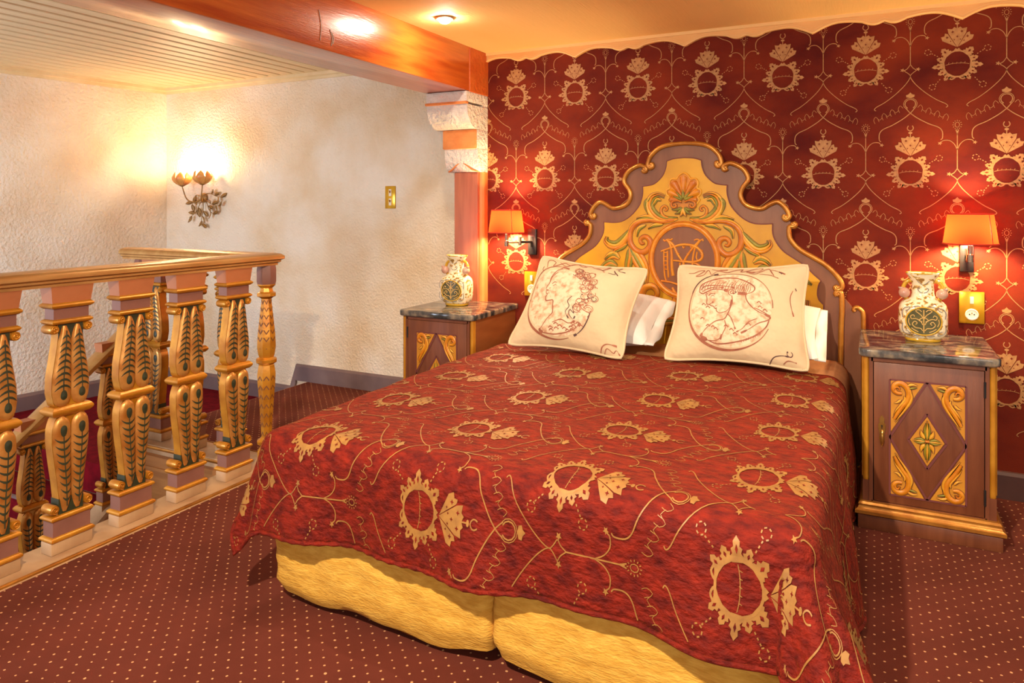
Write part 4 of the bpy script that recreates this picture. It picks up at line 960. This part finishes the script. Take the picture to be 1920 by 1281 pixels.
# ------------------------------------------------------------------ bedside cabinets
def cabinet(loc, label, hs):
    root = empty('bedside_cabinet', loc); tag(root, label, 'cabinet', 'pair of painted bedside cabinets')
    w, d = .225, .50                                                # half width, depth; front at y = 0
    def FM(x, z, h): return (x, -h, z)
    mb = MB(); mb.box(-w - .02, w + .02, -.02, d, 0, .055, bev=.003); mb.build('plinth', 'stand_wood', root, 30)
    mb = MB(); pr = [(0, .055), (.02, .055), (.03, .062), (.03, .074), (.02, .08), (.016, .09), (.018, .098), (.012, .106), (0, .108)]
    mb.sweep([(-a, b) for a, b in pr][::-1], [(-w, d, 0), (-w, 0, 0), (w, 0, 0), (w, d, 0)][::-1]); mb.build('base_moulding', 'gold', root, 40)
    mb = MB(); mb.box(-w, w, .012, d, .055, .69); mb.build('carcass', 'stand_side', root)
    mb = MB(); mb.box(-.196, .196, .0, .02, .672, .69); mb.box(-.196, .196, 0, .02, .1, .112); mb.box(-.204, -.19, 0, .02, .1, .69); mb.box(.19, .204, 0, .02, .1, .69)
    mb.build('face_frame', 'stand_wood', root)
    for s_ in (-1, 1):
        mb = MB(); mb.tube([(s_ * .2145, .0145, .2), (s_ * .2145, .0145, .69)], .0125, 12); mb.tube([(s_ * .2265, .02, .2), (s_ * .2265, .02, .69)], .004, 6)
        mb.lathe([(.004, 0), (.013, .012), (.0125, .02)], 10, (s_ * .2145, .0145, .18)); mb.build('corner_column', 'gold_bright', root, 40)
        mb = MB(); mb.box(s_ * .2145 - .0125, s_ * .2145 + .0125, .003, .03, .1, .19); mb.build('corner_foot', 'stand_wood', root)
    mb = MB(); mb.box(-.19, .19, .0085, .02, .11, .674); mb.build('door_gap', 'black_gap', root)
    mb = MB(); mb.box(-.187, .187, -.002, .02, .114, .67, bev=.002); door = mb.build('door', 'stand_wood', root, 30)
    X0, X1_, Z0, Z1 = -.13, .128, .148, .606; xm, zm = (X0 + X1_) / 2, (Z0 + Z1) / 2
    for (ax, az) in ((X0, Z1), (X1_, Z1), (X0, Z0), (X1_, Z0)):
        q = .96
        mb = MB(); mb.prism([(ax, az), (ax, zm + (az - zm) * .07), (xm + (ax - xm) * .07, az)], FM, .0015, .0045); mb.build('yellow_corner_panel', 'stand_yellow', door)
    mb = MB(); LNE = lambda a, b, w_=.0035: mb.stroke([a, b], w_, .0035, FM, 1, flat=True)
    for a, b in (((X0, Z0), (X1_, Z0)), ((X1_, Z0), (X1_, Z1)), ((X1_, Z1), (X0, Z1)), ((X0, Z1), (X0, Z0)), ((X0, zm), (xm, Z1)), ((xm, Z1), (X1_, zm)), ((X1_, zm), (xm, Z0)), ((xm, Z0), (X0, zm))):
        mb.stroke([a, b], .0036, .0052, FM, 1, flat=True)
    for a, b in (((xm - .066, zm), (xm, zm + .108)), ((xm, zm + .108), (xm + .066, zm)), ((xm + .066, zm), (xm, zm - .108)), ((xm, zm - .108), (xm - .066, zm))):
        mb.stroke([a, b], .004, .0052, FM, 1, flat=True)
    mb.build('painted_lines', 'mauve_dark', door)
    mb = MB(); mb.prism([(xm - .058, zm), (xm, zm + .096), (xm + .058, zm), (xm, zm - .096)], FM, .0015, .0045); mb.build('centre_lozenge', 'stand_yellow', door)
    it = []
    for sx, sz, cx, cz in ((-1, 1, X0, Z1), (1, 1, X1_, Z1), (-1, -1, X0, Z0), (1, -1, X1_, Z0)):
        T_ = lambda P: [(cx - sx * a, cz - sz * b) for a, b in P]
        it.append((T_([(.042, .052), (.026, .052), (.014, .04), (.018, .02), (.036, .012), (.056, .022), (.066, .045), (.062, .075), (.046, .1), (.028, .13), (.016, .155)]), lambda t: .0045 + .0065 * sin(PI * min(1, t * .85 + .1)), 'carve_orange', .006))
        it.append((T_([(.072, .04), (.076, .065), (.068, .09), (.05, .12), (.03, .15), (.018, .168)]), leafw(.0055), 'carve_light', .006))
        it.append((T_([(.05, .06), (.052, .075), (.036, .1), (.022, .12), (.014, .14)]), leafw(.0045), 'carve_light', .006))
        it.append((T_([(.04, .075), (.028, .088), (.014, .092)]), leafw(.005), 'carve_light', .005))
        it.append((T_([(.062, .02), (.078, .013), (.098, .016)]), leafw(.006), 'carve_light', .005)); it.append((T_([(.066, .03), (.082, .026), (.095, .024)]), leafw(.0045), 'carve_green', .005))
        it.append((T_([(.014, .04), (.02, .03), (.03, .028), (.034, .038)]), .0035, 'carve_red', .008))
    for a in (0, 90, 180, 270):
        L_ = .082 if a in (90, 270) else .05; u = (cos(R(a)), sin(R(a))); n_ = (-u[1], u[0])
        for o_ in (-.4, .0, .4):
            it.append(([(xm + u[0] * .006, zm + u[1] * .006), (xm + u[0] * L_ * .5 + n_[0] * o_ * .02, zm + u[1] * L_ * .5 + n_[1] * o_ * .02), (xm + u[0] * L_ * (1 - abs(o_) * .3) + n_[0] * o_ * .01, zm + u[1] * L_ * (1 - abs(o_) * .3) + n_[1] * o_ * .01)], leafw(.0055), 'carve_light' if o_ == 0 else 'carve_green', .006))
    for sx in (-1, 1):
        for sz in (-1, 1):
            it.append(([(xm + sx * .008, zm + sz * .01), (xm + sx * .018, zm + sz * .026), (xm + sx * .022, zm + sz * .044)], leafw(.008), 'carve_light', .006))
    it.append(([(xm - .007, zm), (xm + .007, zm)], .006, 'carve_red', .009))
    carve('carved_leaf', it, door, FM, .0045)
    mb = MB(); P = [(0, .06), (.010, .044), (.008, .032), (.014, .02), (.012, .0), (.008, -.014), (.010, -.034), (.005, -.055), (0, -.07)]
    mb.prism([(hs + x, .40 + z) for x, z in P] + [(hs - x, .40 + z) for x, z in P[-2:0:-1]], FM, .001, .006)
    mb.tube([(hs, -.006, .398), (hs, -.018, .385), (hs, -.018, .36), (hs, -.01, .345)], .0055, 8, n=3); es = mb.build('escutcheon', 'brass', door, 40)
    mb = MB(); mb.lathe([(.0028, 0), (.0028, .002)], 10); mb.v = [(hs + x, -.0065 - z, .418 + y) for x, y, z in mb.v]; mb.box(hs - .0015, hs + .0015, -.0075, -.006, .406, .418); mb.build('keyhole', 'black_gap', es)
    for z in (.6, .19):
        mb = MB(); mb.tube([(-.189 * hs / abs(hs), -.003, z - .03), (-.189 * hs / abs(hs), -.003, z + .03)], .004, 8); mb.build('hinge', 'dark_metal', door, 40)
    # marble top with rounded front
    P = [(-w - .018, d), (w + .018, d)]
    for cx, a0 in ((w + .018 - .035, 0), (-w - .018 + .035, -90)):
        for k in range(6): a = R(a0 - 18 * k); P.append((cx + .035 * cos(a), -.022 + .035 + .035 * sin(a)))
    bm = bmesh.new(); vs = [bm.verts.new((x, y, .69)) for x, y in P]; f = bm.faces.new(vs); ex = bmesh.ops.extrude_face_region(bm, geom=[f])
    for v in [g for g in ex['geom'] if isinstance(g, bmesh.types.BMVert)]: v.co.z += .033
    bmesh.ops.recalc_face_normals(bm, faces=bm.faces)
    bmesh.ops.bevel(bm, geom=[e for e in bm.edges if abs(e.verts[0].co.z - e.verts[1].co.z) < 1e-6], offset=.008, segments=3, affect='EDGES', profile=.5)
    mb = MB(); bm.verts.index_update(); mb.add([v.co[:] for v in bm.verts], [[v.index for v in f.verts] for f in bm.faces]); bm.free()
    mb.build('marble_top', 'marble', root, 40)
cabinet((.185, 3.235, 0), 'painted bedside cabinet with brass keyhole plate on its lozenge-patterned door', -.158)
cabinet((-2.113, 3.28, 0), 'painted bedside cabinet against the plaster wall, half hidden by the bed', .158)

# ------------------------------------------------------------------ vases
def vase(loc, label):
    root = empty('vase', loc); tag(root, label, 'vase', 'pair of painted ceramic vases')
    A = [(.012, .066), (.02, .076), (.035, .087), (.06, .0915), (.1, .0925), (.135, .0915), (.155, .086), (.168, .074), (.176, .058), (.184, .047), (.2, .0425), (.235, .041), (.252, .0435), (.27, .054), (.284, .063), (.288, .064)]
    mb = MB(); sg = 36; V = []
    for (z, a) in A:
        b = a * (.72 if z < .17 else .78); p = 3.0 if z < .16 else 2.3
        for q in range(sg):
            an = 2 * PI * q / sg; ca, sa = cos(an), sin(an)
            V.append((a * math.copysign(abs(ca) ** (2 / p), ca), b * math.copysign(abs(sa) ** (2 / p), sa), z))
    # inside of the mouth
    for (a, z) in ((.058, .287), (.05, .275), (.036, .25), (.034, .2)):
        for q in range(sg): an = 2 * PI * q / sg; V.append((a * cos(an), a * .78 * sin(an), z))
    nr = len(V) // sg
    F = [(i * sg + q, i * sg + (q + 1) % sg, (i + 1) * sg + (q + 1) % sg, (i + 1) * sg + q) for i in range(nr - 1) for q in range(sg)] + [tuple(range(sg))[::-1], tuple((nr - 1) * sg + q for q in range(sg))]
    mb.add(V, F); mb.build('body', 'ceramic', root, 'all')
    mb = MB(); mb.lathe([(.064, 0), (.068, .004), (.068, .012), (.062, .016)], 30, (0, 0, 0), 1, .74, p=2.6); mb.build('foot', 'ceramic_yellow', root, 50)
    mb = MB(); mb.tube([(.063 * cos(2 * PI * q / 30), .063 * .78 * sin(2 * PI * q / 30), .287) for q in range(30)], .003, 6, closed=True); mb.build('lip', 'ceramic_yellow', root, 'all')
    FMv = lambda x, z, h: (x, -.0665 * (1 - .12 * (abs(x) / .09) ** 2.2) - h, z)
    mb = MB(); rr = 7; sg2 = 28
    V = [FMv(0, .09, .002)] + [FMv(.064 * k / rr * cos(2 * PI * q / sg2), .09 + .056 * k / rr * sin(2 * PI * q / sg2), .002) for k in range(1, rr + 1) for q in range(sg2)]
    F = [(0, 1 + q, 1 + (q + 1) % sg2) for q in range(sg2)] + [(1 + k * sg2 + q, 1 + k * sg2 + (q + 1) % sg2, 1 + (k + 1) * sg2 + (q + 1) % sg2, 1 + (k + 1) * sg2 + q) for k in range(rr - 1) for q in range(sg2)]
    mb.add(V, F); md = mb.build('medallion', 'ceramic_dark', root, 'all')
    mb = MB(); mb.stroke([(.066 * cos(2 * PI * q / 30), .09 + .058 * sin(2 * PI * q / 30)) for q in range(30)], .003, .003, FMv, 1, True, h0=.001); mb.build('medallion_rim', 'ceramic_yellow', md, 'all')
    mb = MB(); sw = lambda P: [mb.stroke([(s_ * x, z) for x, z in P], .0017, .0016, FMv, 3, h0=.002) for s_ in (-1, 1)]
    sw([(.004, .05), (.012, .06), (.03, .062), (.042, .075), (.034, .088), (.024, .082), (.03, .075)]); sw([(.004, .075), (.012, .09), (.03, .1), (.045, .098), (.048, .11), (.038, .115), (.034, .108)])
    sw([(.0, .1), (.01, .115), (.022, .125), (.03, .133), (.018, .138), (.008, .13)]); sw([(.05, .07), (.056, .085), (.054, .1)]); sw([(.02, .045), (.035, .052), (.046, .06)]); sw([(.002, .105), (.012, .1), (.016, .092), (.006, .088)])
    mb.stroke([(0, .042), (0, .09), (0, .138)], .0022, .0018, FMv, 2, h0=.002); mb.build('medallion_scrolls', 'ceramic_scroll', md, 'all')
    # painted scrolls on body corners and neck
    mb = MB(); FN = lambda x, z, h: (x, -.033 * math.sqrt(max(.05, 1 - (x / .05) ** 2)) - h, z)
    for s_ in (-1, 1):
        for z0, dz in ((.034, 1), (.147, -1)):
            mb.stroke([(s_ * .078, z0 + dz * .045), (s_ * .08, z0 + dz * .02), (s_ * .07, z0 + dz * .004), (s_ * .05, z0), (s_ * .058, z0 + dz * .012), (s_ * .068, z0 + dz * .016)], .0016, .001, FMv, 3, h0=.0015)
            mb.stroke([(s_ * .04, z0 - dz * .002), (s_ * .02, z0 - dz * .006), (s_ * .01, z0)], .0016, .001, FMv, 2, h0=.0015)
        mb.stroke([(s_ * .002, .205), (s_ * .014, .21), (s_ * .02, .222), (s_ * .012, .226)], .0015, .001, FN, 3, h0=.0015); mb.stroke([(s_ * .003, .24), (s_ * .016, .25), (s_ * .026, .262), (s_ * .014, .262)], .0015, .001, FN, 3, h0=.003)
    tag(mb.build('painted_scrolls', 'ceramic_blue', root, 'all'), kind='stuff')
    for s_ in (-1, 1):
        mb = MB(); mb.tube([(s_ * .04, 0, .254), (s_ * .058, 0, .25), (s_ * .07, 0, .234), (s_ * .074, 0, .214), (s_ * .07, 0, .19), (s_ * .058, 0, .172)], .0085, 8, n=4); hd = mb.build('handle', 'ceramic_yellow', root, 'all')
        mb = MB(); mb.sphere((s_ * .07, -.016, .202), .0225, 14, 10); mb.lathe([(.005, 0), (.009, .006), (.011, .012)], 6, (s_ * .083, -.018, .214)); mb.build('pomegranate', 'fruit', hd, 'all')
vase((.185, 3.53, .723), 'painted ceramic vase with dark medallion, beside a brass wall socket and cabinet with keyhole plate')
vase((-2.155, 3.56, .723), 'painted ceramic vase with olive medallion standing before the brown pilaster')

# ------------------------------------------------------------------ wall lamps
def wall_lamp(px, z, dx, label):
    root = empty('wall_lamp', (px, YW, z)); tag(root, label, 'lamp', 'red-shaded bedside wall lamps')
    mb = MB(); mb.box(-.027, .027, -.018, 0, -.075, .075, bev=.003); pl = mb.build('back_plate', 'dark_metal', root, 30)
    mb = MB(); mb.box(-.008, .008, -.021, -.017, -.03, .03); mb.build('slot', 'black_gap', pl)
    mb = MB(); e = (dx, -.15, .0); k = (dx * .45, -.085, 0)
    mb.tube([(0, -.018, 0), k], .0075, 8); mb.build('swing_arm', 'dark_metal', root, 40)
    mb = MB(); mb.tube([k, e], .006, 8); mb.lathe([(.01, -.018), (.01, .03)], 12, k); mb.lathe([(.013, -.022), (.013, .01), (.009, .014), (.009, .05)], 14, e); mb.build('arm_joint', 'nickel', root, 40)
    z0, z1, r0, r1 = .055, .19, .104, .086; sg = 40
    mb = MB(); V = []
    for j in range(7):
        t = j / 6
        for q in range(sg): an = 2 * PI * q / sg; r = r0 + (r1 - r0) * t; V.append((e[0] + r * cos(an), e[1] + r * sin(an), z0 + (z1 - z0) * t))
    mb.add(V, [(j * sg + q, j * sg + (q + 1) % sg, (j + 1) * sg + (q + 1) % sg, (j + 1) * sg + q) for j in range(6) for q in range(sg)])
    sh = mb.build('lamp_shade', 'shade_cloth', root, 'all')
    mb = MB()
    for r, zz in ((r0, z0 + .003), (r1, z1 - .003)): mb.tube([(e[0] + (r + .0005) * cos(2 * PI * q / 36), e[1] + (r + .0005) * sin(2 * PI * q / 36), zz) for q in range(36)], .0028, 6, closed=True)
    mb.tube([(e[0] + (r0 + .001) * cos(R(-45)), e[1] + (r0 + .001) * sin(R(-45)), z0), (e[0] + (r1 + .001) * cos(R(-45)), e[1] + (r1 + .001) * sin(R(-45)), z1)], .0016, 5)
    mb.build('shade_trim', 'shade_trim', sh, 'all')
    mb = MB(); mb.sphere((e[0], e[1], .09), .016, 14, 10, sz=1.2); mb.build('bulb', 'bulb_glow', root, 'all')
    l = lamp('lamp_light', 'POINT', (0, 0, 0), 36, (1.0, .74, .40), shadow_soft_size=.022); l.parent = root; l.location = (e[0], e[1] + .022, .098)
wall_lamp(.372, 1.075, .0, 'red-shaded wall lamp above the vase and cabinet with keyhole plate')
wall_lamp(-1.795, 1.085, -.10, 'red-shaded swing-arm wall lamp beside the brown pilaster')

# ------------------------------------------------------------------ plates
def socket(x, z, label):
    root = empty('socket_plate', (x, YW, z)); tag(root, label, 'socket', 'brass socket and switch plates by the bed')
    mb = MB(); mb.box(-.049, .049, -.009, 0, -.072, .072, bev=.003); mb.build('plate', 'brass_plate', root, 30)
    mb = MB(); mb.box(-.044, .044, -.0105, -.008, -.067, .067, bev=.001); mb.build('plate_face', 'brass_plate', root, 30)
    mb = MB(); mb.box(-.0075, .0075, -.017, -.009, .018, .05, bev=.002); mb.build('switch', 'white_plastic', root, 30)
    mb = MB(); mb.lathe([(.026, 0), (.026, .004), (.022, .006), (.021, .0022)], 24); mb.v = [(x_, -.0105 - z_, y_ - .03) for x_, y_, z_ in mb.v]; s_ = mb.build('socket_ring', 'white_plastic', root, 40)
    mb = MB()
    for xx in (-.009, .009): mb.lathe([(.003, 0), (.003, .0012)], 10, (xx, 0, .001))
    mb.v = [(x_, -.0125 - z_, y_ - .03) for x_, y_, z_ in mb.v]; mb.build('socket_hole', 'black_gap', s_)
    mb = MB(); mb.lathe([(.0028, 0), (.0028, .006)], 8); mb.v = [(x_, -.0125 - z_, y_ - .024) for x_, y_, z_ in mb.v]; mb.build('earth_pin', 'brass', s_, 40)
socket(.392, .838, 'brass socket plate with white switch, above the cabinet with keyhole plate')
socket(-1.80, .838, 'brass socket plate with white switch below the swing-arm lamp')
root = empty('light_switch', (-2.985, YP, 1.355)); tag(root, 'brass plate with two toggle switches on the plaster wall', 'switch')
mb = MB(); mb.box(-.043, .043, -.008, 0, -.078, .078, bev=.003); mb.build('plate', 'brass_plate', root, 30)
for z in (.032, -.032):
    mb = MB(); mb.box(-.011, .011, -.010, -.007, z - .024, z + .024, bev=.002); mb.build('toggle_slot', 'white_plastic', root, 30)
    mb = MB(); mb.tube([(0, -.01, z), (.004, -.02, z + .012)], .005, 8); mb.build('toggle', 'brass', root, 40)

# ------------------------------------------------------------------ flower sconce
sx0, sz0 = -4.82, 1.36
root = empty('wall_sconce', (sx0, YP, sz0)); tag(root, 'bronze wall sconce with flower cups and hanging leaves, lit', 'sconce')
mb = MB(); mb.sphere((0, -.012, 0), .04, 14, 8, sy=.4); mb.build('wall_rose', 'sconce_bronze', root, 'all')
def cup(c):
    st_ = MB(); st_.lathe([(.006, -.012), (.02, -.006), (.03, .004), (.02, .006)], 14, c); b = st_.build('flower_cup', 'sconce_bronze', root, 'all')
    for k in range(7):
        a = 2 * PI * k / 7; V = []
        for i in range(7):
            t = i / 6; r = .020 + .062 * sin(min(1.0, t * 1.25) * PI / 2) - .022 * max(0, t - .6) / .4; z = -.004 + .105 * t ** 1.2; w = .036 * sin(PI * (.12 + .86 * t)) ** .7
            for q in (-1, -.5, 0, .5, 1):
                rr = r - .006 * q * q; V.append((c[0] + rr * cos(a) - sin(a) * w * q, c[1] + rr * sin(a) + cos(a) * w * q, c[2] + z))
        mb = MB(); mb.add(V, [(i * 5 + q, i * 5 + q + 1, i * 5 + q + 6, i * 5 + q + 5) for i in range(6) for q in range(4)]); o = mb.build('petal', 'petal', b, 'all')
        so = o.modifiers.new('thickness', 'SOLIDIFY'); so.thickness = .002
    mb = MB(); mb.sphere((c[0], c[1], c[2] + .05), .022, 12, 10, sz=1.5); mb.build('bulb', 'bulb_glow', b, 'all')
    l = lamp('sconce_light', 'POINT', (0, 0, 0), 8, (1.0, .74, .40), shadow_soft_size=.03); l.parent = root; l.location = (c[0], c[1] - .0, c[2] + .1)
for c in ((-.12, -.12, .10), (.10, -.11, .11)):
    cup(c)
    mb = MB(); mb.tube([(0, -.02, .0), (c[0] * .35, -.06, -.035), (c[0] * .75, -.1, -.01), (c[0] * 1.0, c[1], c[2] - .01)], lambda t: .0075 - .003 * t, 8, n=6); mb.build('branch', 'sconce_bronze', root, 'all')
stems = [[(0, -.02, 0), (-.03, -.03, -.06), (-.05, -.035, -.1), (-.11, -.04, -.14)], [(0, -.02, 0), (.01, -.03, -.08), (.0, -.035, -.15), (.01, -.04, -.2)], [(0, -.02, 0), (.06, -.03, -.03), (.11, -.035, -.05), (.18, -.04, -.06)], [(0, -.02, .02), (.07, -.03, .03), (.13, -.03, .01), (.19, -.035, .0)], [(0, -.02, .0), (-.05, -.03, .02), (-.07, -.04, -.02), (-.09, -.04, -.06)], [(.02, -.02, .0), (.05, -.03, -.05), (.07, -.03, -.09), (.12, -.035, -.12)]]
lf = MB(); V = []
for i in range(6):
    t = i / 5; w = .015 * sin(PI * (.05 + .93 * t)) ** .8
    V += [(-w, .003 * sin(PI * t) + .004, -.06 * t), (0, .003 * sin(PI * t), -.06 * t), (w, .003 * sin(PI * t) + .004, -.06 * t)]
lf.add(V, [(i * 3 + q, i * 3 + q + 1, i * 3 + q + 4, i * 3 + q + 3) for i in range(5) for q in range(2)])
l0 = None; rnd = random.Random(5)
for P in stems:
    P = [(a * 1.25, b, c * 1.15) for a, b, c in P]; mb = MB(); mb.tube(P, lambda t: .004 - .0022 * t, 6, n=5); s_o = mb.build('stem', 'sconce_bronze', root, 'all')
    Q = catmull(P, 6)
    for k in range(7, len(Q), 3):
        if l0 is None:
            l0 = lf.build('leaf', 'sconce_bronze', s_o, 'all'); so = l0.modifiers.new('thickness', 'SOLIDIFY'); so.thickness = .0015; o = l0
        else: o = l0.copy(); col.objects.link(o); o.parent = s_o
        d = Q[k] - Q[k - 1]; base = math.atan2(d.x, -d.z)
        o.location = Q[k]; o.rotation_euler = (rnd.uniform(-.4, .2), -base + (.75 if k % 4 == 1 else -.75) * (0 if k >= len(Q) - 2 else 1), rnd.uniform(-.5, .5))

# ------------------------------------------------------------------ recessed ceiling spots (one in the picture, the others of the same row outside it)
def spot(x, y, e, target, label, size=140):
    root = empty('ceiling_spot', (x, y, ZC)); tag(root, label, 'spotlight', 'recessed ceiling spots')
    mb = MB(); mb.lathe([(.03, -.001), (.044, -.001), (.046, -.006), (.04, -.009), (.031, -.006)], 28); mb.build('ring', 'spot_rim', root, 'all')
    mb = MB(); mb.lathe([(.031, -.002), (.031, -.012), (.024, -.022), (.012, -.028), (.001, -.03)], 24); mb.build('bulb', 'spot_glow', root, 'all')
    l = lamp('spot_light', 'SPOT', (0, 0, 0), e, (1.0, .84, .64), None, spot_size=R(size), spot_blend=.8, shadow_soft_size=.03)
    l.parent = root; l.location = (0, 0, -.05)
    l.rotation_euler = (Vector(target) - Vector((x, y, ZC))).to_track_quat('-Z', 'Y').to_euler()
spot(-1.88, 2.99, 26, (-1.7, 2.9, 0), 'lit recessed spotlight in the tan ceiling beside the orange beam')
spot(-.35, 1.75, 36, (-.9, 1.9, 0), 'recessed spotlight in the ceiling above the foot of the bed')
spot(.9, 2.6, 40, (.5, 2.9, 0), 'recessed spotlight in the ceiling above the cabinet with keyhole plate')
spot(-.72, .02, 400, (-.95, 1.8, .2), 'recessed spotlight in the ceiling in front of the foot of the bed', 100)
